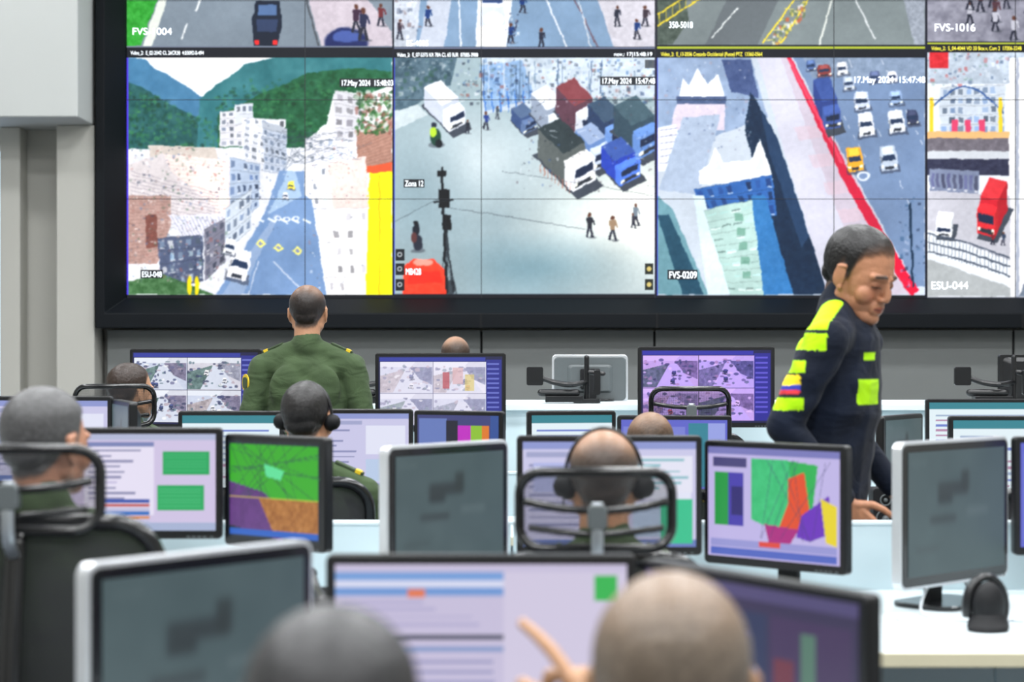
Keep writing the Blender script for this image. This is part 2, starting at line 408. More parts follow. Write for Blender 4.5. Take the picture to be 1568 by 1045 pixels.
C.poly([(402, 186), (440, 196), (440, 206), (402, 196)], (184, 190, 200)); C.building([(402, 196), (440, 206), (438, 268), (404, 262)], (190, 198, 212), 4, 5, (74, 84, 100))
C.poly([(226, 222), (330, 226), (338, 262), (234, 252)], (206, 198, 192), nz=14, cell=5)
C.poly([(250, 236), (352, 246), (352, 340), (262, 306)], (240, 226, 222), nz=8, cell=5)
for i in range(16): C.line(252, 240+i*6, 352, 250+i*6, .8, (206, 180, 174), .5)
C.building([(352, 240), (398, 252), (396, 318), (352, 345)], (178, 190, 208), 5, 5, (46, 64, 100))
C.poly([(196, 252), (250, 235), (262, 262), (330, 318), (330, 350), (196, 330)], (214, 208, 210), nz=12, cell=5)
for i in range(14): C.line(200, 262+i*6, 335, 296+i*5, 1.1, (124, 118, 132), .5)
C.poly([(196, 300), (262, 300), (262, 345), (240, 405), (196, 405)], (172, 146, 140), nz=18, cell=4)
for i in range(18): C.line(196, 304+i*5.6, 258, 304+i*5, .8, (130, 104, 100), .5)
C.poly([(258, 330), (345, 328), (356, 352), (280, 368)], (222, 222, 232), nz=6)
for i in range(14): C.line(262+i*6, 332, 282+i*5.4, 364, 1, (110, 112, 126), .6)
C.building([(240, 365), (310, 360), (312, 430), (248, 445)], (86, 94, 116), 5, 4, (160, 180, 200))
C.building([(312, 352), (345, 335), (345, 400), (314, 430)], (128, 128, 142), 3, 4, (50, 54, 66))
C.poly([(222, 330), (240, 330), (242, 380), (224, 380)], (110, 70, 64), .8, nz=12)
C.building([(345, 320), (385, 290), (385, 352), (345, 385)], (200, 208, 218), 4, 3, (60, 74, 100))
C.poly([(428, 262), (466, 262), (480, 300), (520, 452), (330, 452), (372, 385), (408, 320)], (126, 150, 184), nz=7, cell=24)
C.poly([(440, 262), (452, 262), (462, 300), (410, 330), (424, 300)], (168, 188, 210)); C.poly([(372, 400), (420, 330), (428, 330), (392, 400), (372, 452), (340, 452)], (166, 180, 202), .6)
C.poly([(194, 432), (250, 420), (330, 452), (194, 452)], (76, 110, 76), nz=30)
for x, y in ((399, 373), (426, 380), (455, 384)): C.poly([(x-8, y), (x, y-7), (x+8, y), (x, y+7)], (238, 232, 140)); C.poly([(x-4, y), (x, y-4), (x+4, y), (x, y+4)], (140, 150, 180))
for k in range(5): C.line(392+k*18, 334+k*.5, 404+k*18, 340+k*.5, 3, (236, 240, 244), .9)
for k in range(3): C.ell(425+k*14, 335, 6, 4, (240, 242, 246)); C.ell(425+k*14, 335, 3.5, 2.3, (120, 144, 184))
C.line(418, 400, 470, 452, 2, (225, 228, 236), .7); C.line(396, 400, 380, 452, 2, (225, 228, 236), .7)
C.car(367, 405, 30, 46, (240, 240, 244), .25); C.car(352, 378, 18, 24, (226, 228, 234), .2); C.car(446, 284, 10, 12, (246, 220, 90)); C.car(437, 300, 8, 10, (220, 220, 226))
for x in (290, 301): C.ell(x, 438, 4, 16, (226, 206, 40))
C.poly([(467, 215), (500, 190), (512, 138), (560, 145), (601, 130), (601, 330), (520, 330), (490, 310), (467, 300)], (238, 238, 242), nz=8)
C.building([(467, 212), (545, 200), (545, 320), (480, 318)], (240, 240, 246), 5, 5, (130, 142, 160), .35, .4)
C.building([(512, 138), (560, 150), (560, 215), (512, 215)], (216, 216, 222), 3, 4, (100, 98, 106))
C.poly([(545, 205), (601, 176), (601, 250), (548, 262)], (170, 136, 124), nz=12, cell=4)
for i in range(14): C.line(546, 208+i*4.4, 601, 180+i*5.6, .8, (120, 88, 80), .5)
C.poly([(500, 250), (560, 240), (566, 330), (512, 340)], (230, 216, 212), nz=12, cell=4)
C.building([(480, 320), (566, 318), (566, 452), (500, 452)], (244, 244, 246), 4, 5, (170, 168, 174), .35, .4)
for _ in range(260):
    x = R.uniform(545, 600); y = R.uniform(140, 205); C.ell(x, y, R.uniform(1.5, 4.5), R.uniform(1.5, 4.5), R.choice([(44, 88, 48), (80, 124, 76), (34, 62, 42), (140, 96, 88), (210, 214, 210)]), .65)
C.poly([(566, 255), (601, 248), (601, 452), (560, 452)], (248, 226, 40), nz=4)
C.poly([(560, 256), (601, 248), (601, 262), (562, 266)], (205, 100, 70)); C.rect(580, 268, 582, 452, (218, 188, 30)); C.line(562, 300, 601, 304, 1.2, (220, 190, 30))
for i in range(40):
    x0 = R.uniform(400, 470); C.line(x0, R.uniform(195, 262), x0+R.uniform(20, 110), R.uniform(200, 255), .8, (50, 60, 74), .45)
speck(196, 225, 345, 430, 620, [(50, 58, 76), (250, 250, 252), (150, 140, 140), (80, 104, 90), (150, 100, 96), (110, 130, 160), (230, 226, 224)], 1.2, 4.5, .55)
speck(345, 180, 440, 350, 160, [(60, 66, 84), (250, 250, 252), (130, 140, 160)], 1, 3)
speck(470, 210, 560, 440, 160, [(90, 96, 110), (255, 255, 255), (170, 160, 162), (170, 120, 112)], 1, 3.6, .5)
# --- window B : street junction
C.setclip(603, 88, 1004, 450)
C.rect(603, 88, 1004, 450, (158, 174, 180), nz=4, cell=50)
C.ell(1000, 330, 240, 170, (248, 249, 242), .95, soft=.9); C.ell(740, 240, 170, 100, (206, 216, 220), .8, soft=.9)
C.ell(820, 410, 180, 60, (112, 138, 148), .75, soft=.9); C.ell(640, 290, 90, 130, (134, 152, 160), .7, soft=.9); C.ell(660, 420, 100, 60, (150, 164, 168), .7, soft=.9)
C.poly([(603, 88), (700, 88), (690, 130), (655, 150), (603, 180)], (84, 104, 116), nz=26, cell=10)
C.poly([(735, 88), (1004, 88), (1004, 150), (900, 150), (740, 175)], (196, 206, 216), nz=20, cell=12)
C.poly([(735, 100), (800, 92), (820, 150), (745, 170)], (120, 156, 200), .6, nz=24, cell=6)
C.poly([(603, 170), (640, 160), (655, 176), (603, 200)], (196, 206, 210), nz=8)
speck(692, 90, 1002, 160, 460, [(44, 62, 94), (80, 114, 156), (222, 226, 232), (34, 38, 52), (150, 164, 180), (140, 90, 86), (110, 130, 140), (60, 70, 80)], 1.5, 6, .65, lambda x, y: y < 165-.05*abs(x-800))
for k in range(26): x = R.uniform(740, 990); C.line(x, R.uniform(90, 110), x+R.uniform(-3, 3), R.uniform(130, 160), 1.6, R.choice([(60, 80, 110), (210, 216, 224), (120, 140, 160)]), .7)
speck(604, 90, 690, 150, 120, [(40, 60, 70), (130, 150, 160), (200, 206, 210), (50, 84, 66)], 2, 7, .5)
for i in range(9): C.line(740+i*12, 140, 744+i*12, 172, 2.2, (60, 106, 176), .8)
C.isotruck(680, 176, .95, 62, 32, 30, (240, 242, 246), (198, 204, 216), (230, 234, 242))
C.ell(668, 222, 14, 5, (90, 96, 104), .7); C.ell(667, 210, 9, 14, (36, 66, 56)); C.ell(663, 203, 5, 8, (170, 200, 70)); C.ell(672, 220, 6, 7, (26, 30, 36)); C.ell(664, 192, 4, 4, (40, 46, 60))
C.ped(744, 198, 28, (50, 70, 130)); C.ped(716, 205, 22, (40, 44, 54)); C.ped(762, 182, 20, (70, 80, 90))
C.isotruck(802, 190, 1.0, 34, 24, 18, (94, 112, 140), (66, 84, 120), (100, 118, 150))
A_ = .98
C.isotruck(842, 188, A_, 60, 32, 34, (226, 230, 236), (150, 160, 176), (220, 226, 234))
C.isotruck(884, 186, A_, 66, 36, 40, (126, 74, 80), (92, 66, 78), (210, 214, 222))
C.isotruck(930, 206, A_, 60, 34, 34, (70, 88, 108), (50, 66, 94), (120, 150, 200))
C.isotruck(975, 214, A_, 66, 44, 40, (78, 98, 108), (60, 78, 90), (110, 140, 190))
C.isotruck(908, 240, A_, 50, 32, 32, (160, 176, 204), (110, 136, 180), (200, 210, 226))
C.isotruck(950, 262, A_, 48, 40, 30, (74, 98, 160), (54, 76, 166), (96, 130, 210))
C.isotruck(866, 258, A_*.95, 86, 44, 44, (56, 66, 70), (96, 102, 102), (238, 240, 244))
for i in range(9): C.line(828+i*5.6, 252+i*3.6, 828+i*5.6, 266+i*3.8, 1.2, (170, 118, 104), .8)
speck(790, 150, 1000, 292, 130, [(34, 38, 50), (240, 244, 250), (90, 80, 90), (80, 104, 150)], 1.5, 4, .5)
for k in range(30):
    x = R.uniform(790, 1000); y = R.uniform(150, 270); C.line(x, y, x+R.uniform(-14, 14), y+R.uniform(-6, 8), 1, R.choice([(40, 44, 54), (230, 236, 244)]), .55)
C.ped(903, 364, 38, (46, 48, 56)); C.ped(938, 368, 38, (150, 130, 110)); C.ped(974, 345, 34, (120, 130, 140)); C.ped(970, 350, 24, (60, 60, 70))
C.line(690, 318, 900, 352, 1, (70, 76, 84), .7); C.line(770, 262, 1004, 300, .9, (70, 76, 84), .6); C.line(603, 340, 680, 300, .9, (60, 66, 74), .6)
C.line(676, 256, 684, 450, 4, (26, 30, 34)); C.rect(672, 290, 688, 318, (20, 22, 26)); C.rect(670, 262, 682, 270, (24, 26, 30)); C.rect(678, 330, 690, 352, (20, 22, 26)); C.line(664, 310, 694, 306, 3, (30, 34, 38))
for k in range(10): C.line(683, 330+k*6, 682+R.uniform(-14, 26), 450, 1, (30, 34, 40), .7)
C.ell(640, 384, 12, 4, (90, 96, 104), .7); C.ell(637, 352, 6, 10, (30, 34, 44)); C.ell(640, 372, 8, 13, (44, 48, 60)); C.ell(634, 364, 5, 9, (90, 60, 60)); C.ell(636, 342, 4, 4, (24, 26, 32))
C.poly([(618, 410), (632, 398), (664, 396), (680, 412), (684, 452), (616, 452)], (232, 80, 60), nz=10); C.ell(648, 402, 17, 6, (240, 200, 190), .7); C.poly([(626, 418), (674, 414), (678, 432), (624, 436)], (200, 54, 44), .7); C.ell(690, 440, 8, 12, (30, 34, 40), .7)
# --- window C : avenue
C.setclip(1007, 88, 1417, 452)
C.rect(1007, 88, 1417, 452, (196, 204, 214), nz=5, cell=40)
C.poly([(1007, 88), (1150, 88), (1175, 180), (1007, 240)], (150, 166, 190), nz=16, cell=20)
C.poly([(1105, 92), (1150, 92), (1162, 150), (1120, 140)], (76, 90, 126), nz=14)
C.poly([(1040, 150), (1046, 120), (1055, 132), (1068, 104), (1084, 130), (1100, 114), (1110, 150)], (252, 253, 255))
C.rect(1036, 148, 1112, 164, (80, 94, 124), nz=14); C.poly([(1036, 160), (1112, 160), (1108, 200), (1026, 200)], (210, 202, 214), nz=8)
C.poly([(1150, 140), (1190, 210), (1270, 452), (1215, 452), (1165, 290), (1140, 200)], (26, 46, 68), nz=8)
C.poly([(1165, 170), (1190, 210), (1240, 360), (1228, 380), (1180, 240)], (60, 84, 116), .5, nz=8)
C.poly([(1007, 196), (1035, 190), (1045, 260), (1007, 262)], (226, 230, 236), nz=8)
for i in range(6): C.line(1010, 200+i*10, 1038, 196+i*10, 1.2, (150, 150, 170))
C.poly([(1045, 180), (1104, 175), (1070, 300), (1010, 290)], (172, 184, 202), nz=10)
C.poly([(1072, 282), (1072, 262), (1086, 252), (1096, 226), (1108, 250), (1150, 246), (1164, 214), (1178, 252), (1184, 276)], (252, 253, 255))
C.poly([(1090, 262), (1100, 240), (1108, 262)], (214, 220, 232)); C.poly([(1156, 262), (1166, 232), (1174, 260)], (214, 220, 232))
C.building([(1062, 290), (1182, 268), (1190, 330), (1084, 340)], (64, 104, 160), 8, 3, (30, 48, 84), .5, .6)
C.poly([(1007, 300), (1030, 320), (1085, 452), (1007, 452)], (116, 152, 162), nz=8)
C.poly([(1007, 330), (1025, 330), (1078, 452), (1045, 452)], (44, 78, 96), nz=8)
C.poly([(1062, 300), (1078, 300), (1118, 452), (1084, 452)], (214, 228, 232), nz=5)
C.building([(1078, 322), (1152, 306), (1170, 452), (1118, 452)], (178, 202, 198), 4, 7, (142, 170, 168), .8, .12)
C.poly([(1150, 300), (1172, 300), (1215, 452), (1170, 452)], (66, 118, 166), nz=10)
for k in range(5): C.rect(1126+k*3, 328+k*22, 1138+k*3, 338+k*22, (104, 146, 130), .7)
C.poly([(1160, 88), (1208, 88), (1250, 180), (1396, 452), (1268, 452), (1200, 230)], (204, 204, 216), nz=5, cell=24)
C.poly([(1195, 88), (1212, 88), (1405, 452), (1330, 452)], (190, 176, 188), .55, nz=4)
for k in range(6): C.poly([(1216+k*22, 196+k*42), (1262+k*24, 190+k*42), (1272+k*24, 208+k*42), (1224+k*22, 216+k*42)], (210, 188, 198), .5)
C.poly([(1214, 88), (1417, 88), (1417, 440), (1404, 440), (1290, 235)], (122, 140, 168), nz=5, cell=26)
C.poly([(1230, 88), (1417, 88), (1417, 118), (1244, 120)], (134, 148, 168), nz=18, cell=8)
C.poly([(1204, 88), (1211, 88), (1298, 258), (1402, 440), (1400, 456), (1384, 440), (1290, 274)], (186, 46, 74))
C.poly([(1206, 92), (1211, 92), (1292, 250), (1287, 250)], (226, 110, 130), .6)
C.poly([(1352, 374), (1362, 372), (1408, 446), (1394, 452)], (214, 36, 70))
for x0, y0, x1, y1 in ((1300, 92, 1400, 330), (1350, 92, 1417, 230), (1260, 120, 1330, 250)):
    for k in range(9):
        t = k/9; C.line(x0+(x1-x0)*t, y0+(y1-y0)*t, x0+(x1-x0)*(t+.05), y0+(y1-y0)*(t+.05), 1.6, (226, 230, 236), .6)
C.isotruck(1266, 172, 1.3, 66, 26, 30, (70, 90, 144), (56, 72, 124), (76, 96, 150))
for x, y, w_, h_, c in ((1262, 108, 20, 18, (130, 70, 70)), (1290, 105, 16, 20, (220, 222, 228)), (1320, 154, 22, 28, (200, 208, 224)), (1326, 190, 24, 36, (236, 238, 244)), (1372, 150, 20, 22, (150, 170, 200)),
    (1373, 186, 24, 34, (222, 226, 232)), (1309, 244, 24, 36, (230, 170, 70)), (1361, 242, 26, 38, (188, 198, 212)), (1340, 118, 16, 18, (90, 100, 130)), (1366, 118, 16, 16, (220, 220, 228)), (1398, 180, 16, 24, (60, 66, 90)), (1242, 100, 14, 16, (90, 110, 150)), (1300, 128, 16, 20, (180, 190, 206))):
    C.car(x, y, w_, h_, c, -.12)
C.ell(1322, 270, 11, 8, (220, 226, 232)); C.ell(1322, 270, 7, 5, (126, 144, 174))
speck(1375, 300, 1415, 440, 50, [(30, 40, 60), (170, 180, 200), (60, 90, 120)], 2, 6)
speck(1010, 92, 1150, 230, 130, [(70, 84, 118), (230, 234, 240), (120, 120, 140), (170, 156, 164)], 1.5, 4, .5)
C.line(1394, 310, 1398, 440, 3.4, (30, 50, 70))
# --- window D : bridge
C.setclip(1420, 80, 1823, 455)
C.rect(1420, 80, 1823, 455, (230, 234, 240), nz=5, cell=30)
C.rect(1420, 80, 1823, 128, (186, 196, 208), nz=26, cell=10); speck(1420, 80, 1548, 132, 90, [(60, 80, 110), (240, 244, 250), (110, 140, 130), (170, 80, 80)], 2, 6)
C.rect(1424, 80, 1452, 104, (190, 56, 64), nz=16)
C.building([(1440, 135), (1540, 130), (1540, 205), (1440, 205)], (206, 214, 224), 8, 5, (90, 110, 140), .6, .6)
for k in range(9): C.line(1430+k*12, 200-30*math.sin(k/8*math.pi)-38, 1442+k*12, 200-30*math.sin((k+1)/8*math.pi)-38, 2.5, (60, 90, 140))
for x in (1424, 1530): C.rect(x, 150, x+5, 204, (230, 200, 70))
for x in (1458, 1478, 1500): C.rect(x, 184, x+8, 206, (206, 84, 118))
C.rect(1420, 202, 1560, 212, (224, 184, 136)); C.rect(1420, 212, 1560, 232, (116, 112, 120), nz=18); C.rect(1420, 232, 1548, 244, (206, 210, 216))
C.rect(1420, 244, 1560, 268, (56, 58, 78), nz=14); C.building([(1424, 258), (1500, 262), (1500, 300), (1424, 292)], (130, 138, 160), 9, 1, (60, 60, 90), .6, .6)
C.rect(1546, 88, 1572, 455, (238, 238, 240)); C.rect(1556, 88, 1560, 455, (170, 176, 190))
C.poly([(1420, 292), (1548, 300), (1548, 400), (1420, 352)], (190, 190, 198), nz=8)
C.isotruck(1520, 340, 1.9, 56, 30, 46, (204, 70, 78), (186, 48, 62), (196, 58, 66))
C.isotruck(1447, 352, 1.7, 26, 26, 18, (240, 242, 246), (220, 224, 230), (236, 238, 242)); C.ped(1520, 376, 22, (120, 40, 50)); C.ped(1536, 376, 20, (60, 70, 90))
for k in range(3): C.poly([(1420, 356+k*14), (1480, 370+k*14), (1548, 394+k*14), (1548, 397+k*14), (1480, 373+k*14), (1420, 358+k*14)], (80, 88, 102))
for k in range(22): C.line(1424+k*5.6, 358+k*1.7, 1424+k*5.6, 388+k*1.7, 1, (90, 98, 110), .8)
C.poly([(1420, 396), (1548, 440), (1548, 455), (1420, 455)], (176, 180, 182), nz=8)
C.rect(1580, 90, 1823, 455, (150, 170, 190), nz=30, cell=26); C.building([(1600, 140), (1700, 150), (1700, 330), (1600, 360)], (216, 214, 212), 6, 7); C.building([(1715, 120), (1815, 100), (1815, 320), (1715, 330)], (190, 180, 176), 6, 8)
C.poly([(1600, 360), (1823, 330), (1823, 455), (1560, 455)], (120, 130, 144), nz=8)
for x, y in ((1640, 400), (1700, 390), (1760, 410)): C.car(x, y, 34, 42, R.choice([(230, 230, 235), (180, 40, 40), (60, 80, 130)]), .1)
# --- upper row (y<72)
C.setclip(194, -151, 601, 71)
C.rect(194, -151, 601, 71, (126, 136, 146), nz=5, cell=30)
C.poly([(194, -60), (262, -60), (215, 71), (194, 71)], (60, 146, 62), nz=24); C.poly([(262, -60), (276, -60), (232, 71), (218, 71)], (216, 220, 214))
for k in range(5): C.line(352-k*22, -90+k*42, 344-k*22, -66+k*42, 3, (226, 230, 232))
C.poly([(455, -60), (520, -60), (601, 50), (601, 71), (492, 71)], (192, 184, 192), nz=10); C.line(452, -60, 488, 71, 3, (80, 84, 90))
C.poly([(392, 2), (428, 2), (432, 40), (424, 72), (388, 70), (386, 30)], (24, 34, 50)); C.poly([(396, 8), (424, 8), (424, 24), (396, 24)], (90, 112, 146)); C.rect(394, 30, 424, 48, (54, 66, 92)); C.rect(390, 62, 396, 68, (240, 60, 60)); C.rect(418, 62, 424, 68, (240, 60, 60))
C.ell(530, 66, 36, 26, (34, 44, 88), nz=8); C.ell(530, 56, 22, 10, (80, 96, 150)); C.ped(545, 50, 44, (60, 40, 60)); C.ped(556, 62, 50, (40, 44, 70)); C.ped(583, 40, 36, (100, 50, 54))
C.car(330, -90, 34, 48, (200, 60, 50)); C.car(430, -110, 34, 48, (230, 230, 236))
C.setclip(603, -151, 1004, 73)
C.rect(603, -151, 1004, 73, (132, 154, 178), nz=6, cell=24)
C.poly([(603, -60), (650, -60), (636, 73), (603, 73)], (190, 196, 206), nz=24, cell=6); C.poly([(668, -60), (700, -60), (680, 73), (640, 73)], (190, 196, 208), nz=8)
C.poly([(735, -60), (792, -60), (775, 73), (728, 73)], (240, 243, 248)); C.poly([(735, 10), (772, 10), (775, 40), (732, 40)], (206, 212, 222)); C.ell(756, 30, 16, 12, (250, 250, 252)); C.rect(738, -10, 770, 4, (60, 80, 120))
C.line(700, -60, 706, 73, 2, (230, 232, 236)); C.line(812, -60, 868, 73, 2.4, (226, 230, 236)); C.line(850, -60, 916, 73, 2, (110, 90, 100)); C.line(870, -60, 905, 73, 2, (210, 214, 220))
C.poly([(895, -60), (1004, -60), (1004, 73), (940, 73)], (204, 202, 210), nz=16)
for x, y in ((782, 66), (800, 20), (829, 74), (945, 40), (975, 60), (988, 40), (655, 40), (612, 60)): C.ped(x, y, 32, R.choice([(40, 44, 60), (60, 50, 60), (30, 60, 110)]))
speck(770, 20, 792, 72, 50, [(250, 250, 250), (40, 40, 60)], 2, 4); speck(604, -50, 640, 72, 60, [(60, 70, 90), (240, 240, 244), (120, 100, 100)], 2, 6)
for k in range(3): C.car(820+k*50, -110, 32, 44, R.choice([(230, 230, 235), (60, 80, 140), (230, 190, 60)]))
C.setclip(1007, -151, 1417, 69)
C.rect(1007, -151, 1417, 69, (124, 132, 134), nz=5, cell=30)
C.poly([(1007, -60), (1040, -60), (1055, 30), (1030, 69), (1007, 69)], (80, 90, 84), nz=22)
C.poly([(1140, -60), (1220, -60), (1160, 69), (1080, 69)], (104, 110, 114))
for a, b in (((1007, 40), (1075, -5)), ((1007, 22), (1060, -12)), ((1168, 66), (1260, -60)), ((1196, 66), (1262, -40))): C.line(*a, *b, 2.4, (222, 202, 80))
for k in range(7): C.line(1010+k*10, 40-k*7, 1010+k*10, 20-k*7, 1.6, (200, 186, 80)); C.line(1172+k*10, 62-k*16, 1186+k*10, 62-k*16, 1.6, (216, 208, 130))
for _ in range(80): x = R.uniform(1180, 1230); y = 60-(x-1180)*1.1+R.uniform(-10, 16); C.rect(x, y, x+4, y+5, R.choice([(230, 230, 230), (170, 100, 76), (96, 110, 76), (214, 200, 100)]), .6)
C.line(1090, 58, 1130, 12, 2, (226, 230, 230)); C.line(1300, -20, 1340, 60, 2, (210, 214, 216)); C.line(1255, 69, 1290, -60, 3, (206, 210, 206))
C.poly([(1370, -60), (1417, -60), (1417, 69), (1400, 69)], (150, 156, 166), nz=26, cell=4)
C.setclip(1420, -151, 1823, 64)
C.rect(1420, -151, 1823, 64, (140, 140, 152), nz=30, cell=14)
for _ in range(40): C.ped(R.uniform(1425, 1820), R.uniform(-120, 64), R.uniform(26, 44), R.choice([(40, 44, 60), (80, 56, 64), (60, 70, 110), (190, 190, 200)]))
C.clip = None
for rg in ((194, 88, 601, 452), (603, 88, 1004, 450), (1007, 88, 1417, 452), (1420, 80, 1823, 455), (194, -151, 601, 71), (603, -151, 1004, 73), (1007, -151, 1417, 69), (1420, -151, 1823, 64)):
    C.organic(*rg)
C.blur(1)
C.a = 255*np.clip((C.a/255-.5)*1.16+.53, 0, 1)
g = C.a.mean(-1, keepdims=True); C.a = np.clip(g+(C.a-g)*1.22, 0, 255)
C.setclip(603, 88, 1004, 450)
for y in (382, 404, 428): C.rect(606, y, 619, y+17, (28, 34, 40)); C.ell(612, y+8, 4, 4, (200, 206, 210)); C.ell(612, y+8, 2.4, 2.4, (28, 34, 40))
for y in (404, 428): C.rect(988, y, 1000, y+16, (40, 46, 40)); C.ell(994, y+8, 3.6, 4, (220, 200, 120))
C.rect(988, 92, 1002, 104, (60, 64, 70), .8)
C.clip = None
C.rect(194, 88, 196.5, 452, (80, 60, 230)); C.rect(602, 88, 604, 450, (60, 80, 230)); C.rect(1002.5, 88, 1004, 450, (90, 60, 220)); C.rect(1005.5, 88, 1007.5, 452, (80, 90, 240))
C.rect(194, 72, 1006, 88, (14, 18, 30)); C.rect(1006, 69, 1418, 88, (14, 18, 30)); C.rect(1418, 64, 1823, 80, (14, 18, 30))
C.rect(1006, 72, 1418, 74, (190, 204, 60)); C.rect(1418, 65.5, 1823, 67.5, (190, 204, 60)); C.rect(194, 71, 601, 72.6, (120, 130, 150)); C.rect(603, 73, 1004, 74.6, (120, 130, 160))
C.rect(194, 452, 1006, 457, (12, 14, 24)); C.rect(1006, 453, 1418, 457, (12, 14, 24)); C.rect(600.5, -151, 603, 457, (20, 22, 40)); C.rect(1004, -151, 1006.5, 457, (20, 22, 40)); C.rect(1417, -151, 1420, 457, (20, 22, 40))
vw = root('video_wall', (0, 13.7, 0))
W_ = (X1-X0)*S; H_ = (Y1-Y0)*S
scr = C.mesh('display_surface', W_, H_, M_wallscreen, vw, (wx((X0+X1)/2), 0, wz((Y0+Y1)/2)))
bm = bmesh.new()
for x in (467, 737, 1003, 1277, 1555): box(bm, wx(x)-.0025, wx(x)+.0025, -.004, .02, wz(Y1), wz(Y0))
for y in (153, 305, 1): box(bm, wx(X0), wx(X1), -.004, .02, wz(y)-.002, wz(y)+.002)
from_bm('panel_seams', bm, M_seam, vw)
bm = bmesh.new(); box(bm, wx(X0)-.02, wx(X1)+.02, .006, .19, wz(Y1)-.02, wz(Y0)+.02); from_bm('panel_cabinets', bm, M_blackm, vw)
bm = bmesh.new()
ox0, ox1, oz0, oz1 = wx(155), wx(X1+39), wz(503), wz(Y0-45); ix0, ix1, iz0, iz1 = wx(X0)-.003, wx(X1)+.003, wz(Y1)-.003, wz(Y0)+.003
def ringv(x0, x1, z0, z1, y): return [bm.verts.new(p) for p in ((x0, y, z0), (x1, y, z0), (x1, y, z1), (x0, y, z1))]
rs = [ringv(ox0, ox1, oz0, oz1, .19), ringv(ox0, ox1, oz0, oz1, -.2), ringv(ox0+.06, ox1-.06, oz0+.10, oz1-.06, -.2), ringv(ix0, ix1, iz0, iz1, -.03), ringv(ix0, ix1, iz0, iz1, .02)]
for a, b in zip(rs[:-1], rs[1:]):
    for i in range(4): bm.faces.new((a[i], a[(i+1) % 4], b[(i+1) % 4], b[i]))
from_bm('surround_frame', bm, M_frame, vw, bevel=.006)
bm = bmesh.new()
for x in (737, 1003, 1555): box(bm, wx(x)-.006, wx(x)+.006, -.203, -.198, oz0, oz0+.10)
from_bm('frame_joints', bm, M_blackm, vw)
def text(s, px, py, hpx, material, boxed=False, wpx=None, parent=vw):
    cu = bpy.data.curves.new('osd_text', 'FONT'); cu.body = s; cu.size = hpx*S*1.38; cu.extrude = .0005
    ob = bpy.data.objects.new('osd_text', cu); COL.objects.link(ob); cu.materials.append(material)
    ob.parent = parent; ob.rotation_euler = (math.pi/2, 0, 0); ob.location = (wx(px), -.008, wz(py+hpx/2))
    if wpx:
        bpy.context.view_layer.update(); ww = ob.dimensions.x
        if ww > 0: ob.scale.x = wpx*S/ww
    if boxed:
        bm = bmesh.new(); box(bm, wx(px-2), wx(px+wpx+2), -.006, -.004, wz(py+hpx/2+2), wz(py-hpx/2-2)); from_bm('osd_text_box', bm, M_tbox, parent)
text('17.May 2024  15:48:03', 522, 127, 9, M_ttext, True, 78)
text('17.May 2024  15:47:48', 921, 124, 9, M_ttext, True, 80)
text('17.May 2024  15:47:48', 1306, 122, 10, M_ttext, False, 108)
text('ESU-048', 217, 420, 9, M_ttext, True, 30)
text('FVS-1004', 202, 48, 11, M_ttext, False, 60)
text('ES-4005', 622, 66, 9, M_ttext, False, 33)
text('350-5018', 1024, 38, 10, M_ttext, False, 36)
text('FVS-1016', 1430, 42, 12, M_ttext, False, 62)
text('Zona 12', 620, 281, 9, M_ttext, True, 28)
text('MB428', 621, 416, 10, M_ttext, False, 23)
text('FVS-0209', 1024, 421, 11, M_ttext, True, 42)
text('ESU-044', 1425, 437, 12, M_ttext, False, 56)
text('Video_2:  E_02-2042 CL 26CR38  4.03092-0-494', 200, 81, 6, M_ttext, False, 112)
text('Video_2:  E_07-5375 KR 78A CL 65 SUR  07085-3988', 608, 84, 6, M_ttext, False, 124)
text('nov.: 17|15:48:19', 940, 83, 6, M_ttext, False, 58)
text('Video_2:  E_13-2036 Costado Occidental (Poste) PTZ  13360-0564', 1012, 83, 6, M_ytext, False, 155)
text('Video_2:  S_04-4044 VD 30 Box.v, Cam 2  17006-2248', 1426, 74, 6, M_ytext, False, 138)
cl = root('wall_cladding', (0, 13.75, 0))
segs = [160, 737, 1003, 1555, 1862]
for a, b in zip(segs[:-1], segs[1:]):
    bm = bmesh.new(); box(bm, wx(a)+.008, wx(b)-.008, 0, .03, .02, oz0-.012); from_bm('cladding_panel', bm, M_panel, cl, bevel=.003)
bm = bmesh.new(); box(bm, wx(160), wx(1862), .03, .148, 0, oz0-.02); from_bm('cladding_backing', bm, M_blackm, cl)

# ================================================================== MONITORS
def P_lav(C):
    C.rect(0, 0, 100, 62, (200, 198, 230)); C.rect(0, 0, 100, 4, (140, 150, 206)); C.rect(2, 6, 60, 9, (160, 164, 202))
    for i in range(9): C.rect(4, 13+i*4.4, 4+R.uniform(20, 52), 14.5+i*4.4, (124, 128, 172), .8)
    C.rect(64, 10, 97, 34, (224, 226, 244)); C.rect(64, 38, 97, 56, (184, 202, 230)); C.rect(0, 58, 100, 62, (100, 120, 186))
def P_green(C):
    C.rect(0, 0, 100, 62, (206, 194, 226)); C.rect(0, 0, 100, 4, (176, 182, 212)); C.rect(28, 5, 66, 52, (228, 222, 242)); C.rect(28, 5, 66, 8, (120, 130, 180))
    C.rect(71, 11, 97, 26, (30, 164, 92)); C.rect(68, 33, 94, 49, (38, 168, 96))
    for i in range(6): C.rect(72, 13+i*2, 95, 13.5+i*2, (90, 196, 136), .6); C.rect(69, 35+i*2.2, 92, 35.6+i*2.2, (96, 200, 142), .6)
    for i in range(10): C.rect(30, 10+i*3.4, 30+R.uniform(12, 32), 11.4+i*3.4, R.choice([(120, 120, 160), (180, 170, 210)]), .8)
    for i, c in enumerate([(50, 80, 170), (190, 80, 80), (190, 190, 220), (50, 110, 190), (210, 140, 90), (190, 190, 220)]): C.rect(35, 42+i*2.6, 64, 44.2+i*2.6, c)
    C.rect(0, 57, 100, 62, (166, 178, 210))
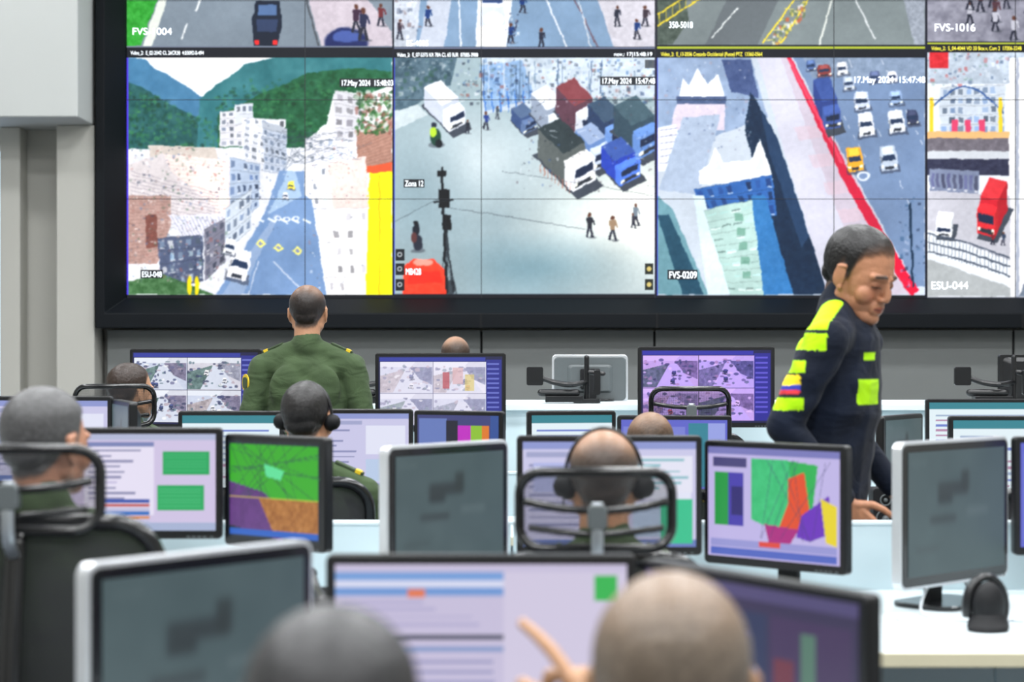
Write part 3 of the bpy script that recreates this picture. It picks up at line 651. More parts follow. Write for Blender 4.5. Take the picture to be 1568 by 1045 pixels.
def P_mapA(C):
    C.rect(0, 0, 100, 62, (14, 26, 40)); C.rect(2, 2, 98, 36, (44, 168, 16)); C.poly([(2, 26), (40, 32), (62, 44), (60, 62), (2, 54)], (90, 40, 120), nz=12)
    C.poly([(34, 36), (98, 36), (98, 56), (50, 57)], (166, 104, 36), nz=30, cell=4); C.rect(2, 56, 98, 60, (20, 90, 190))
    for i in range(13): C.line(R.uniform(0, 90), 0, R.uniform(0, 100), 36, .6, (20, 70, 60), .7)
    for i in range(6): C.line(0, R.uniform(4, 34), 100, R.uniform(4, 34), .6, (30, 110, 60), .7)
    C.poly([(40, 14), (62, 18), (58, 24), (42, 22)], (90, 220, 150)); C.line(2, 36, 98, 36, 1, (220, 200, 60), .7)
def P_mapB(C):
    C.rect(0, 0, 100, 62, (190, 180, 228)); C.rect(0, 0, 100, 4, (120, 120, 184)); C.rect(5, 14, 16, 44, (30, 150, 66)); C.rect(16, 14, 28, 44, (70, 60, 170)); C.rect(18, 22, 27, 38, (46, 38, 112))
    C.poly([(34, 6), (62, 6), (66, 28), (54, 46), (34, 40)], (60, 190, 120), nz=10)
    C.poly([(62, 6), (84, 8), (80, 34), (66, 28)], (44, 176, 84)); C.poly([(62, 16), (74, 12), (78, 34), (70, 46), (54, 46), (62, 30)], (224, 78, 40))
    C.poly([(72, 36), (92, 24), (96, 44), (78, 50), (68, 48)], (106, 46, 186)); C.poly([(86, 26), (98, 30), (98, 52), (90, 50)], (230, 210, 40)); C.poly([(44, 42), (70, 44), (62, 54), (48, 54)], (170, 36, 126))
    for i in range(8): C.line(R.uniform(34, 96), 6, R.uniform(34, 96), 50, .5, (60, 60, 110), .5)
    C.rect(4, 6, 30, 11, (70, 66, 120)); C.rect(2, 52, 98, 56, (150, 150, 210)); C.rect(40, 52, 56, 55, (220, 70, 60)); C.rect(2, 57, 98, 61, (80, 100, 190))
def P_gray_refl(C):
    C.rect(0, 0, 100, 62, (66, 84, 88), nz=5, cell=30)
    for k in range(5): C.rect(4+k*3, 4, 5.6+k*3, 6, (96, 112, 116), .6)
    C.rect(30, 16, 60, 23, (36, 46, 50), .9); C.rect(30, 23, 44, 27, (30, 40, 44), .9); C.rect(22, 33, 48, 36.5, (40, 50, 54), .85); C.rect(54, 11, 62, 22, (36, 46, 48), .85)  # dark blocks are room reflections painted into the dim screen colour
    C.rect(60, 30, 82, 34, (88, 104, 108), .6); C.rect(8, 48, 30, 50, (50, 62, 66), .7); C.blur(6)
def P_tbl(C):
    C.rect(0, 0, 100, 62, (196, 188, 216)); C.rect(0, 3, 58, 6, (116, 156, 214)); C.rect(0, 8, 58, 11, (110, 150, 210)); C.rect(25, 8.5, 31, 11.5, (222, 120, 84)); C.rect(0, 6, 58, 8, (214, 216, 238))
    for i in range(4): C.rect(2, 13+i*2.6, R.uniform(30, 56), 14+i*2.6, (170, 164, 202), .8)
    C.rect(58, 3, 100, 58, (206, 198, 222)); C.rect(89, 4, 97, 13, (50, 178, 80)); C.rect(0, 25, 58, 27, (74, 76, 96)); C.rect(20, 29, 58, 31, (130, 150, 196))
    for i in range(7): C.rect(2, 34+i*3.6, R.uniform(36, 57), 35.2+i*3.6, (140, 140, 184), .8)
    C.rect(0, 58, 100, 62, (100, 110, 160))
def P_dark(C):
    C.rect(0, 0, 100, 62, (50, 42, 76)); C.rect(0, 0, 100, 4, (76, 68, 112)); C.rect(4, 8, 60, 40, (38, 48, 84)); C.rect(62, 8, 97, 50, (62, 44, 84))
    C.rect(64, 22, 72, 46, (106, 44, 62)); C.rect(50, 26, 56, 50, (44, 100, 150)); C.rect(76, 12, 82, 30, (80, 116, 100))
    for i in range(8): C.rect(6, 11+i*4, R.uniform(20, 56), 12.4+i*4, (74, 80, 130))
    C.rect(0, 54, 100, 62, (26, 36, 78))
def P_city(C, tint=(1, 1, 1)):
    C.rect(0, 0, 100, 62, (24, 26, 74)); C.rect(1, 1, 86, 4, (50, 60, 160)); C.rect(87, 3, 99, 60, (40, 44, 140))
    for i in range(12): C.rect(88, 6+i*4.2, 97, 7.4+i*4.2, (120, 130, 216), .8)
    for gx in range(2):
        for gy in range(2):
            x, y = 1.5+gx*43, 5+gy*28; C.setclip(x, y, x+42, y+27)
            C.rect(x, y, x+42, y+27, R.choice([(232, 234, 246), (206, 214, 234), (216, 214, 226)]), nz=10, cell=8)
            C.poly([(x, y+27), (x, y+12), (x+14, y+8), (x+20, y+6), (x+12, y+27)], R.choice([(130, 140, 162), (176, 166, 172), (104, 130, 130)]), nz=36, cell=5)
            C.poly([(x+42, y), (x+42, y+20), (x+30, y+14), (x+24, y+5), (x+28, y)], R.choice([(90, 100, 140), (156, 158, 178), (130, 124, 152)]), nz=36, cell=5)
            C.poly([(x+10, y+27), (x+20, y+7), (x+26, y+7), (x+40, y+27)], (216, 222, 238), nz=6)
            C.rect(x, y, x+42, y+4, (240, 244, 252), .8)
            for _ in range(46):
                a, b = x+R.uniform(0, 40), y+R.uniform(3, 25); C.ell(a, b, R.uniform(.7, 2.4), R.uniform(.6, 1.6), R.choice([(50, 56, 90), (255, 255, 255), (100, 100, 140), (90, 116, 130), (180, 160, 172), (60, 70, 116)]), .7)
            for _ in range(2): C.car(x+R.uniform(14, 32), y+R.uniform(12, 24), 3.4, 4.4, R.choice([(240, 240, 246), (60, 70, 120), (180, 90, 90)]), R.uniform(-.3, .3))
            C.clip = None
    C.a = np.clip(C.a*np.array(tint), 0, 255)
def P_city2(C): P_city(C, (.92, .76, 1.06))
def P_city3(C):
    P_city(C)
    C.rect(1.5, 5, 86, 60, (238, 228, 248), .45); C.rect(52, 14, 57, 28, (190, 90, 100), .8); C.rect(60, 10, 68, 24, (220, 176, 180), .7); C.rect(70, 16, 77, 30, (226, 204, 120), .7)
def P_pal(C):
    C.rect(0, 0, 100, 62, (60, 64, 120)); C.rect(2, 3, 36, 55, (100, 120, 184)); C.rect(36, 4, 50, 60, (26, 26, 46)); C.rect(50, 8, 66, 50, (190, 40, 190)); C.rect(66, 8, 80, 50, (140, 190, 50)); C.rect(80, 8, 88, 50, (220, 120, 40)); C.rect(90, 0, 100, 62, (50, 80, 150))
def P_white(C):
    C.rect(0, 0, 100, 62, (226, 240, 246)); C.rect(0, 0, 100, 7, (50, 130, 144))
    for i in range(9): C.rect(6, 12+i*5, R.uniform(30, 92), 14+i*5, R.choice([(80, 100, 194), (140, 160, 194), (170, 110, 150)]), .8)
def P_blue(C):
    C.rect(0, 0, 100, 62, (94, 100, 200)); C.rect(2, 6, 60, 58, (120, 128, 210)); C.rect(64, 3, 82, 58, (50, 130, 150)); C.rect(82, 3, 98, 58, (150, 160, 226))
    for i in range(7): C.rect(6, 10+i*6, R.uniform(20, 56), 12+i*6, (180, 188, 236))
def P_tealish(C):
    P_lav(C); C.rect(80, 34, 98, 60, (50, 190, 140)); C.rect(6, 12, 40, 30, (176, 182, 228)); C.rect(62, 8, 98, 30, (226, 226, 242))
    for i in range(6): C.rect(64, 10+i*3.4, R.uniform(76, 96), 11.4+i*3.4, (120, 180, 190), .8)

def monitor(L, Rr, ztop, height, paint, style='black', desk=.76, step=.8, stand=True, name='computer_monitor', bez=.016):
    L = Vector(L); Rr = Vector(Rr); c = (L+Rr)/2; d = Rr-L; w = d.length; yaw = math.atan2(d.y, d.x)
    r = root(name, (c.x, c.y, desk), yaw); zc = ztop-height/2-desk
    out = M_silver if style != 'black' else M_black
    T = Matrix.Translation((0, 0, zc))
    bm = bmesh.new(); rprism(bm, w, height, .022 if style != 'black' else .012, -.004, .022, T)
    if style == 'rear': from_bm('casing', bm, out, r, bevel=.003); bm = bmesh.new(); rprism(bm, w*.95, height*.91, .02, .022, .030, T, .98); rprism(bm, w*.6, height*.6, .02, .03, .044, T, .85); from_bm('rear_shell', bm, M_grayp, r, bevel=.003)
    else: rprism(bm, w*.92, height*.9, .02, .022, .042, T, .82); from_bm('casing', bm, out, r, bevel=.003)
    if style != 'black':
        bm = bmesh.new(); rprism(bm, w-.016, height-.016, .016, -.007, -.003, T); from_bm('front_bezel', bm, M_gloss, r, bevel=.001)
    else:
        bm = bmesh.new(); rprism(bm, w-.004, height-.004, .010, -.0075, -.003, T); from_bm('front_bezel', bm, M_black, r, bevel=.0015)
    b = .026 if style != 'black' else bez
    sw, sh = w-2*b, height-2*b-.006
    cv = Cv(0, 0, 100, 62, step); paint(cv)
    cv.a = np.clip(cv.a, 0, 255)
    cv.mesh('screen', sw, sh, M_screen, r, (0, -.0085, zc+.003))
    bm = bmesh.new()
    for k in range(4): box(bm, w/2-.09+k*.014, w/2-.082+k*.014, -.0085, -.007, zc-height/2+.004, zc-height/2+.008)
    box(bm, w/2-.03, w/2-.022, -.0085, -.007, zc-height/2+.004, zc-height/2+.008)
    from_bm('buttons', bm, M_grayp, r)
    if stand:
        bm = bmesh.new(); rprism(bm, .10, .10, .01, .042, .06, T)
        box(bm, -.03, .03, .055, .075, .008, zc+.03); from_bm('stand_neck', bm, M_blackm, r, bevel=.004)
        bm = bmesh.new(); rprism(bm, .24, .19, .05, 0, .012, Matrix.Translation((0, .03, .001)) @ Matrix.Rotation(math.pi/2, 4, 'X'))
        ob = from_bm('stand_base', bm, M_gloss, r, bevel=.003)
        zmin = min(v.co.z for v in ob.data.vertices)
        for v in ob.data.vertices: v.co.z -= zmin-.0005
    return r
monitor((-.633, 2.95), (-.335, 3.32), 1.100, .36, P_gray_refl, 'silver')
monitor((-.312, 3.34), (.208, 3.34), 1.072, .33, P_tbl, 'black', step=.6)
monitor((.222, 3.34), (.515, 2.86), 1.066, .33, P_dark, 'black')
monitor((-1.24, 5.1), (-.742, 5.1), 1.208, .285, P_green, 'black', step=.6)
monitor((-.735, 5.12), (-.455, 4.9), 1.192, .285, P_mapA, 'black')
monitor((-.300, 4.72), (-.012, 5.06), 1.180, .33, P_gray_refl, 'silver')
monitor((.012, 5.16), (.492, 5.16), 1.185, .31, P_tealish, 'black')
monitor((.505, 5.2), (.825, 4.90), 1.172, .32, P_mapB, 'black', step=.6)
monitor((.945, 4.86), (1.292, 5.2), 1.182, .365, P_gray_refl, 'silver')
monitor((1.31, 5.2), (1.80, 5.25), 1.18, .31, P_blue, 'black')
monitor((-1.98, 7.25), (-1.445, 7.2), 1.23, .33, P_lav)
monitor((-1.44, 7.2), (-1.31, 6.85), 1.22, .33, P_gray_refl)
monitor((-1.215, 7.25), (-.83, 7.25), 1.175, .30, P_white)
monitor((-.82, 7.25), (-.36, 7.25), 1.182, .31, P_lav)
monitor((-.355, 7.25), (-.03, 7.12), 1.178, .31, P_pal)
monitor((.055, 7.25), (.38, 7.3), 1.175, .30, P_white)
monitor((.385, 7.3), (.80, 7.25), 1.158, .30, P_blue)
monitor((1.30, 7.0), (1.50, 7.3), 1.165, .33, P_gray_refl)
monitor((1.60, 7.3), (2.05, 7.3), 1.155, .32, P_white)
monitor((-1.745, 9.1), (-1.125, 8.95), 1.395, .365, P_city, step=.5)
monitor((-.625, 9.1), (-.028, 9.1), 1.375, .36, P_city3, step=.5)
monitor((.575, 9.1), (1.20, 9.1), 1.405, .37, P_city2, step=.5)
monitor((1.89, 9.1), (2.40, 9.1), 1.165, .32, P_white)
monitor((.58, 9.98), (.20, 9.98), 1.362, .24, P_city, 'rear', desk=1.13)
monitor((2.86, 9.98), (2.42, 9.92), 1.362, .26, P_city, 'black', desk=1.13)

# ================================================================== DESKS
def desk(y0, y1, x0, x1, panel_top=None, name='control_room_desk', top=.76):
    r = root(name, ((x0+x1)/2, (y0+y1)/2, 0)); w = x1-x0; d = y1-y0
    bm = bmesh.new(); box(bm, -w/2, w/2, -d/2+.012, d/2, top-.03, top); from_bm('top', bm, M_desk, r, bevel=.003)
    bm = bmesh.new(); box(bm, -w/2, w/2, -d/2, -d/2+.012, top-.031, top+.0005); from_bm('edge_band', bm, M_edge, r, bevel=.003)
    bm = bmesh.new(); n = max(1, int(w/1.2))
    for i in range(n+1):
        x = -w/2+.05+i*(w-.1)/n; box(bm, x-.02, x+.02, -d/2+.1, d/2-.08, 0, .03); box(bm, x-.02, x+.02, -.04, .04, .03, top-.03)
    from_bm('legs', bm, M_leg, r, bevel=.003)
    if panel_top:
        bm = bmesh.new()
        for i in range(n):
            a = -w/2+i*w/n; box(bm, a+.003, a+w/n-.003, d/2+.001, d/2+.026, .25, panel_top-.01)
        from_bm('privacy_panel', bm, M_deskpanel, r, bevel=.002)
        bm = bmesh.new(); box(bm, -w/2, w/2, d/2-.004, d/2+.031, panel_top-.01, panel_top); from_bm('panel_cap', bm, M_desk, r, bevel=.002)
    return r
desk(2.62, 3.6, -.72, .66, None)
desk(4.27, 5.36, -2.6, 2.6, .945)
desk(6.80, 7.62, -3.0, 3.0, .93)
desk(8.80, 9.42, -3.4, 3.4, None)
ct = root('tall_console_counter', (0, 9.85, 0))
bm = bmesh.new(); box(bm, -3.4, 3.4, -.40, .30, 1.10, 1.13); from_bm('counter_top', bm, M_desk, ct, bevel=.004)
bm = bmesh.new(); box(bm, -3.4, 3.4, -.36, -.33, 0, 1.10); box(bm, -3.4, -3.37, -.33, .25, 0, 1.10); box(bm, 3.37, 3.4, -.33, .25, 0, 1.10); from_bm('counter_front', bm, M_deskpanel, ct, bevel=.003)

def keyboard(x, y, z=.7605, yaw=0):
    r = root('keyboard', (x, y, z), yaw); bm = bmesh.new(); box(bm, -.22, .22, -.07, .07, 0, .014); from_bm('base', bm, M_blackm, r, bevel=.004)
    bm = bmesh.new()
    for j in range(5):
        for i in range(20):
            if j == 0 and 4 < i < 11: continue
            box(bm, -.212+i*.0212, -.212+i*.0212+.018, -.062+j*.0245, -.062+j*.0245+.02, .014, .021)
    box(bm, -.106, .02, -.062, -.042, .014, .021); from_bm('keys', bm, M_key, r, bevel=.001)
def mouse(x, y, z=.7605):
    r = root('computer_mouse', (x, y, z)); bm = bmesh.new(); bmesh.ops.create_uvsphere(bm, u_segments=24, v_segments=12, radius=1, matrix=Matrix.Diagonal((.031, .055, .034, 1)))
    for v in bm.verts: v.co.z = max(0, v.co.z)
    from_bm('shell', bm, M_gloss, r, True); bm = bmesh.new(); tube(bm, (0, .03, .027), (0, .018, .031), .004, .004); from_bm('wheel', bm, M_led, r, True)
for x, y in ((-.05, 2.85), (.19, 4.62), (-.98, 4.55), (-.62, 6.98), (.45, 6.98), (-1.5, 8.92), (.9, 8.93)): keyboard(x, y); mouse(x+.29, y-.01)
def phone(x, y, z=.7605, yaw=0):
    r = root('desk_telephone', (x, y, z), yaw)
    bm = bmesh.new(); v = box(bm, -.09, .09, -.1, .1, 0, .03)
    for q in v:
        if q.co.z > .02 and q.co.y > 0: q.co.z = .085
    from_bm('body', bm, M_blackm, r, bevel=.006)
    bm = bmesh.new(); sweep(bm, bez([(-.06, -.09, .06), (-.06, -.07, .075), (-.06, 0, .088), (-.06, .07, .115), (-.06, .09, .11)], 6), [.02]*6+[.014]*13+[.02]*6, seg=10); from_bm('handset', bm, M_black, r, True)
    bm = bmesh.new()
    for i in range(3):
        for j in range(4): box(bm, -.01+i*.028, .01+i*.028, -.075+j*.026, -.057+j*.026, .03+(j+1)*.007, .045+j*.007)
    from_bm('keys', bm, M_grayp, r, bevel=.002)
phone(-.40, 4.66, yaw=.3); phone(1.62, 4.8, yaw=-.2); phone(-2.1, 6.98); phone(1.62, 9.0)
def speaker(x, y, z=.7605):
    r = root('desktop_speaker', (x, y, z)); bm = bmesh.new(); rprism(bm, .085, .16, .012, -.045, .05, Matrix.Translation((0, 0, .081))); from_bm('cabinet', bm, M_blackm, r, bevel=.003)
    bm = bmesh.new()
    for zz, rr in ((.055, .032), (.12, .018)): sweep(bm, [(rr*math.cos(a), -.047, zz+rr*math.sin(a)) for a in np.linspace(0, 2*math.pi, 25)[:-1]], .003, True, 6); tube(bm, (0, -.044, zz), (0, -.046, zz), rr*.4, rr*.4, caps=2)
    from_bm('drivers', bm, M_grayp, r, True)
speaker(1.17, 6.95); speaker(1.29, 6.92)
def cable(pts, r=.0035, mt=M_cable):
    o = root('power_cable', pts[0]); o0 = Vector(pts[0]); bm = bmesh.new(); sweep(bm, [p-o0 for p in bez(pts, 12)], r, seg=8); from_bm('cord', bm, mt, o, True)
cable([(1.09, 5.13, .90), (1.06, 5.04, .83), (1.0, 4.84, .767), (1.12, 4.72, .766), (1.27, 4.80, .767), (1.42, 4.92, .766), (1.70, 4.97, .766)])
cable([(1.14, 5.17, .90), (1.16, 5.06, .80), (1.15, 4.85, .766), (1.24, 4.70, .766), (1.36, 4.70, .766), (1.5, 4.62, .766), (1.8, 4.60, .766)], .004)
cable([(.92, 4.80, .766), (.94, 4.66, .766), (1.0, 4.50, .766), (1.2, 4.47, .766), (1.5, 4.46, .766)], .003)
def headset_prop(x, y, z, yaw=0):
    r = root('headset_on_desk', (x, y, z), yaw); bm = bmesh.new()
    ell(bm, (0, 0, .058), (.040, .034, .056)); tube(bm, (0, 0, .012), (0, 0, .012), (.05, .045), (.05, .045), caps=3); ell(bm, (.03, .03, .05), (.03, .03, .048)); from_bm('ear_cups', bm, M_blackm, r, True)
    bm = bmesh.new(); sweep(bm, [(0+.050*math.cos(a)+.005, .02, .052+.070*math.sin(a)) for a in np.linspace(-.5, math.pi+.3, 24)], .010, flat=1.5); from_bm('band', bm, M_black, r, True)
headset_prop(1.10, 4.60, .7605, .3)
for x, y in ((.50, 4.72), (.63, 4.68)):
    r = root('usb_hub', (x, y, .7605)); bm = bmesh.new(); box(bm, -.04, .04, -.025, .025, 0, .022); from_bm('body', bm, M_gloss, r, bevel=.003)
    bm = bmesh.new(); box(bm, -.03, .03, -.03, -.0245, .006, .016); from_bm('led_strip', bm, M_led, r)
def arm_mount(x, y, z):
    r = root('monitor_arm_mount', (x, y, z)); bm = bmesh.new()
    tube(bm, (0, 0, .02), (0, 0, .22), .014, .012); rprism(bm, .13, .10, .02, -.01, .008, Matrix.Translation((0, .0, .012)) @ Matrix.Rotation(math.pi/2, 4, 'X'))
    sweep(bm, bez([(0, 0, .10), (-.08, -.05, .09), (-.16, -.02, .10), (-.24, 0, .13)], 6), .014); rprism(bm, .08, .09, .01, -.02, 0, Matrix.Translation((-.25, 0, .13)))
    tube(bm, (-.05, -.03, .05), (-.22, -.03, .05), .018, .018); tube(bm, (0, 0, .15), (.08, 0, .14), .012, .012); rprism(bm, .03, .12, .008, -.015, .015, Matrix.Translation((.05, -.02, .10)))
    box(bm, -.2, -.02, -.06, .02, .005, .035)
    from_bm('arm', bm, M_black, r, bevel=.002)
arm_mount(.36, 9.6, 1.131); arm_mount(2.42, 9.6, 1.131); arm_mount(-.62, 9.62, 1.131)

# ================================================================== CHAIRS
def chair(x, y, yaw=0, back_top=1.0, hr_top=None, wd=.46, name='task_chair', hw=.31, dense=True):
    r = root(name, (x, y, 0), yaw)
    by = -.27
    bh = back_top-.56
    def curved(w, h, rr, zc, yb, bow, n=6):
        return [Vector((px, yb+bow*(abs(px)/(w/2))**2, zc+pz)) for px, pz in rr_pts(w, h, rr, n)]
    bm = bmesh.new(); P = curved(wd, bh, .09, .56+bh/2, by, .05); sweep(bm, P, .017, True, 10)
    sweep(bm, bez([(0, by-.02, .44), (0, by-.055, .6), (0, by-.05, .8), (0, by-.012, back_top-.02)], 8), .02, seg=10, flat=.7)
    sweep(bm, bez([(-wd/2+.01, by+.045, .72), (0, by-.03, .72), (wd/2-.01, by+.045, .72)], 8), .016, seg=8)
    from_bm('back_frame', bm, M_gloss, r, True)
    bm = bmesh.new(); nx, nz = 14, 12; vs = []
    for j in range(nz+1):
        row = []
        for i in range(nx+1):
            u = -1+2*i/nx; v = -1+2*j/nz; xx = u*(wd/2-.006)*(1-.12*max(0, abs(v)-.7)/.3); row.append(bm.verts.new((xx, by+.05*u*u+.002, .56+bh/2+v*(bh/2-.004))))
        vs.append(row)
    for j in range(nz):
        for i in range(nx): bm.faces.new((vs[j][i], vs[j][i+1], vs[j+1][i+1], vs[j+1][i]))
    from_bm('back_mesh', bm, M_netd if dense else M_net, r, True)
    if hr_top:
        hh = .155; zc = hr_top-hh/2; hy = by-.03
        bm = bmesh.new(); sweep(bm, curved(hw, hh, .045, zc, hy, .045), .0105, True, 10); from_bm('headrest_frame', bm, M_gloss, r, True)
        bm = bmesh.new(); vs = []
        for j in range(7):
            row = []
            for i in range(nx+1):
                u = -1+2*i/nx; v = -1+2*j/6; row.append(bm.verts.new((u*(hw/2-.004), hy+.045*u*u, zc+v*(hh/2-.004))))
            vs.append(row)
        for j in range(6):
            for i in range(nx): bm.faces.new((vs[j][i], vs[j][i+1], vs[j+1][i+1], vs[j+1][i]))
        from_bm('headrest_mesh', bm, M_net, r, True)
        bm = bmesh.new(); sweep(bm, bez([(-hw/2+.012, hy+.025, zc+.018), (-hw/4, hy-.012, zc+.008), (0, hy-.022, zc+.004), (hw/4, hy-.012, zc+.008), (hw/2-.012, hy+.025, zc+.018)], 8), .0085, seg=10)
        sweep(bm, bez([(-hw/2+.02, hy+.025, zc-.035), (0, hy-.018, zc-.045), (hw/2-.02, hy+.025, zc-.035)], 8), .007, seg=10)
        from_bm('headrest_bars', bm, M_gloss, r, True)
        bm = bmesh.new(); sweep(bm, bez([(0, hy-.028, zc+.02), (0, hy-.034, zc-.03), (0, hy-.03, zc-.09), (0, by-.03, back_top-.06)], 8), .013, seg=10, flat=.6)
        from_bm('headrest_stem', bm, M_chrome, r, True)
        bm = bmesh.new(); rprism(bm, .04, .05, .012, hy-.042, hy-.01, Matrix.Translation((0, 0, zc-.01))); from_bm('headrest_pivot', bm, M_grayp, r, bevel=.004)
    bm = bmesh.new(); T = Matrix.Translation((0, .02, .44)) @ Matrix.Rotation(math.pi/2, 4, 'X'); rprism(bm, .48, .47, .09, -.035, .03, T); from_bm('seat', bm, M_fabric, r, True, bevel=.012)
    bm = bmesh.new()
    for s in (-1, 1):
        sweep(bm, bez([(s*.2, .0, .41), (s*.27, .0, .42), (s*.285, .0, .55), (s*.285, -.02, .655)], 6), .015, seg=8)
        T = Matrix.Translation((s*.285, .0, .665)) @ Matrix.Rotation(math.pi/2, 4, 'X'); rprism(bm, .07, .25, .03, -.012, .012, T)
    box(bm, -.1, .1, -.12, .12, .375, .41); tube(bm, (0, -.1, .4), (0, by-.02, .45), .022, .02)
    tube(bm, (0, 0, .12), (0, 0, .38), .028, .022)
    for k in range(5):
        a = k*2*math.pi/5+.3; ca, sa = math.cos(a), math.sin(a)
        tube(bm, (0, 0, .115), (.29*ca, .29*sa, .075), (.026, .02), (.018, .014)); tube(bm, (.29*ca-.012*sa, .29*sa+.012*ca, .03), (.29*ca+.012*sa, .29*sa-.012*ca, .03), .028, .028, caps=2)
    from_bm('base_and_arms', bm, M_blackm, r, True)
    return r

# ================================================================== PEOPLE
def remesh(name, bm, voxel, smooth=4, fac=.5):
    me = bpy.data.meshes.new('tmp'); bmesh.ops.recalc_face_normals(bm, faces=bm.faces); bm.to_mesh(me); bm.free()
    ob = bpy.data.objects.new('tmp', me); COL.objects.link(ob)
    m = ob.modifiers.new('r', 'REMESH'); m.mode = 'VOXEL'; m.voxel_size = voxel
    m2 = ob.modifiers.new('s', 'SMOOTH'); m2.factor = fac; m2.iterations = smooth
    bpy.context.view_layer.update(); d = bpy.context.evaluated_depsgraph_get()
    out = bpy.data.meshes.new_from_object(ob.evaluated_get(d)); out.name = name
    bpy.data.objects.remove(ob); return out
def getco(me):
    n = len(me.vertices); co = np.zeros(n*3); me.vertices.foreach_get('co', co); no = np.zeros(n*3); me.vertices.foreach_get('normal', no)
    return co.reshape(-1, 3), no.reshape(-1, 3)
def setcol(me, rgb255):
    n = len(me.vertices); c = np.ones((n, 4)); c[:, :3] = lin(rgb255)
    at = me.color_attributes.new('Col', 'FLOAT_COLOR', 'POINT'); at.data.foreach_set('color', c.reshape(-1))
def sst(x, a, b):
    t = np.clip((x-a)/(b-a), 0, 1); return t*t*(3-2*t)
def head_mesh(skin, hair, bald=0., thick=.006, gray=0., neckpt=(0, -.035, -.19), voxel=.0045, fade=.5, lids=0.0):
    bm = bmesh.new()
    ell(bm, (0, -.016, .034), (.076, .096, .086)); ell(bm, (0, .026, .004), (.065, .060, .088)); ell(bm, (0, .028, -.056), (.056, .052, .044)); ell(bm, (0, .070, -.090), (.025, .019, .018))
    ell(bm, (0, -.070, -.012), (.052, .030, .034))
    for s in (-1, 1):
        ell(bm, (s*.038, .054, -.030), (.027, .025, .028)); tube(bm, (s*.050, -.004, -.052), (s*.018, .062, -.088), .019, .017); tube(bm, (s*.052, -.006, -.02), (s*.050, -.002, -.05), .018, .018)
        ell(bm, (s*.0775, -.008, -.004), (.0065, .018, .030), (0, 0, s*.35)); tube(bm, (s*.083, -.018, .020), (s*.082, -.020, -.012), .0042, .0036); tube(bm, (s*.083, -.018, .020), (s*.079, .002, .024), .0042, .004); ell(bm, (s*.076, .000, -.032), (.006, .008, .009))
        tube(bm, (s*.013, .0835, .021), (s*.048, .069, .021), .0085, .0075)
        ell(bm, (s*.0115, .089, -.034), (.0082, .009, .0072))
        tube(bm, (0, .0895, -.0565), (s*.021, .079, -.0595), .0048, .0028); tube(bm, (0, .0885, -.0655), (s*.018, .079, -.0625), .0056, .003)
        ell(bm, (s*.031, .0685, 0), (.0145, .0135, .0125))
    tube(bm, (0, .082, .012), (0, .097, -.026), (.0072, .008), (.0095, .010)); ell(bm, (0, .096, -.031), (.0108, .0095, .0088)); ell(bm, (0, .078, -.06), (.028, .012, .024))
    tube(bm, (0, -.026, -.055), neckpt, (.054, .056), (.060, .062))
    me = remesh('head', bm, voxel, 4 if voxel < .004 else 2, .5); co, no = getco(me)
    x, y, z = co.T; ax = np.abs(x); phi = np.degrees(np.arctan2(ax, y))
    hl = np.interp(phi, [0, 30, 48, 60, 70, 80, 88, 98, 108, 120, 145, 180], [.074, .073, .064, .058, .040, -.008, -.014, .022, .0, -.034, -.060, -.068])
    rn = np.random.rand(len(x)); nz = np.sin(x*310+y*170)*np.cos(z*260+y*90)*.5
    m = sst(z-hl+nz*.005, -.006, .012)
    ear = (ax > .0765) & (np.abs(y+.008) < .026) & (np.abs(z+.002) < .040); m[ear] = 0
    al = m*np.clip(1-fade+(z-hl)/.06, 0, 1)
    crown = sst(z, .035, .10)*sst(y, -.13, -.05)
    al = al*(1-bald*crown)
    hc = np.array(hair, float)*(1-gray)+np.array([148, 147, 146.])*gray
    hc = hc[None, :]*(.84+.32*rn[:, None])
    sk = np.array(skin, float)[None, :]*np.ones((len(x), 3)); sk *= (1+.03*nz)[:, None]
    def mixc(mask, c, k):
        mask = np.asarray(mask, float); sk[:] = sk*(1-(mask*k)[:, None])+np.array(c, float)[None, :]*(mask*k)[:, None]
    S0 = skin
    mixc(np.exp(-((ax-.038)/.018)**2-((z+.03)/.02)**2)*(y > .04), (S0[0], S0[1]*.82, S0[2]*.8), .45)
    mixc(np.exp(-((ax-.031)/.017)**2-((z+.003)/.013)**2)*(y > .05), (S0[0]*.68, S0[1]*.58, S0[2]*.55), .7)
    lip = np.clip(1-np.abs((z+.0605)/(.0095*(1-(ax/.026)**2).clip(.05, 1))), 0, 1)*(y > .072)*(ax < .024); mixc(np.clip(lip*3, 0, 1), (S0[0]*.80, S0[1]*.56, S0[2]*.56), .75)
    mixc(np.exp(-((z+.0608)/.0016)**2)*(y > .075)*(ax < .021), (70, 36, 34), .8)
    mixc(np.exp(-((z-.0245+(ax-.03)*.15)/.0042)**2)*sst(ax, .008, .014)*(1-sst(ax, .044, .052))*(y > .05), hair, .85)
    mixc(np.exp(-((ax-.007)/.004)**2-((z+.040)/.003)**2)*(y > .085), (60, 34, 28), .8)
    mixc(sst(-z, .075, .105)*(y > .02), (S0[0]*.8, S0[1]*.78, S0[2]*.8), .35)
    ey = (y > .07)
    if lids < .7:
        mixc((np.abs(z+.0005) < .0052*(1-((ax-.031)/.013)**2).clip(0, 1))*ey, (196, 186, 178), .9)
        mixc(((ax-.031)**2+(z+.0005)**2 < .0048**2)*(np.abs(z+.0005) < .0048)*ey, (34, 22, 18), .95)
    mixc(np.exp(-((z-(-.004*lids*1.6+.0052*(1-((ax-.031)/.0135)**2).clip(0, 1)*(1-lids)))/.0013)**2)*(np.abs(ax-.031) < .0135)*ey, (24, 18, 16), .9)
    col = sk*(1-al[:, None])+hc*al[:, None]
    side = .45+.55*sst(z, .03, .085)
    co2 = co+no*(al*(thick*side+.0016*(rn-.5)))[:, None]
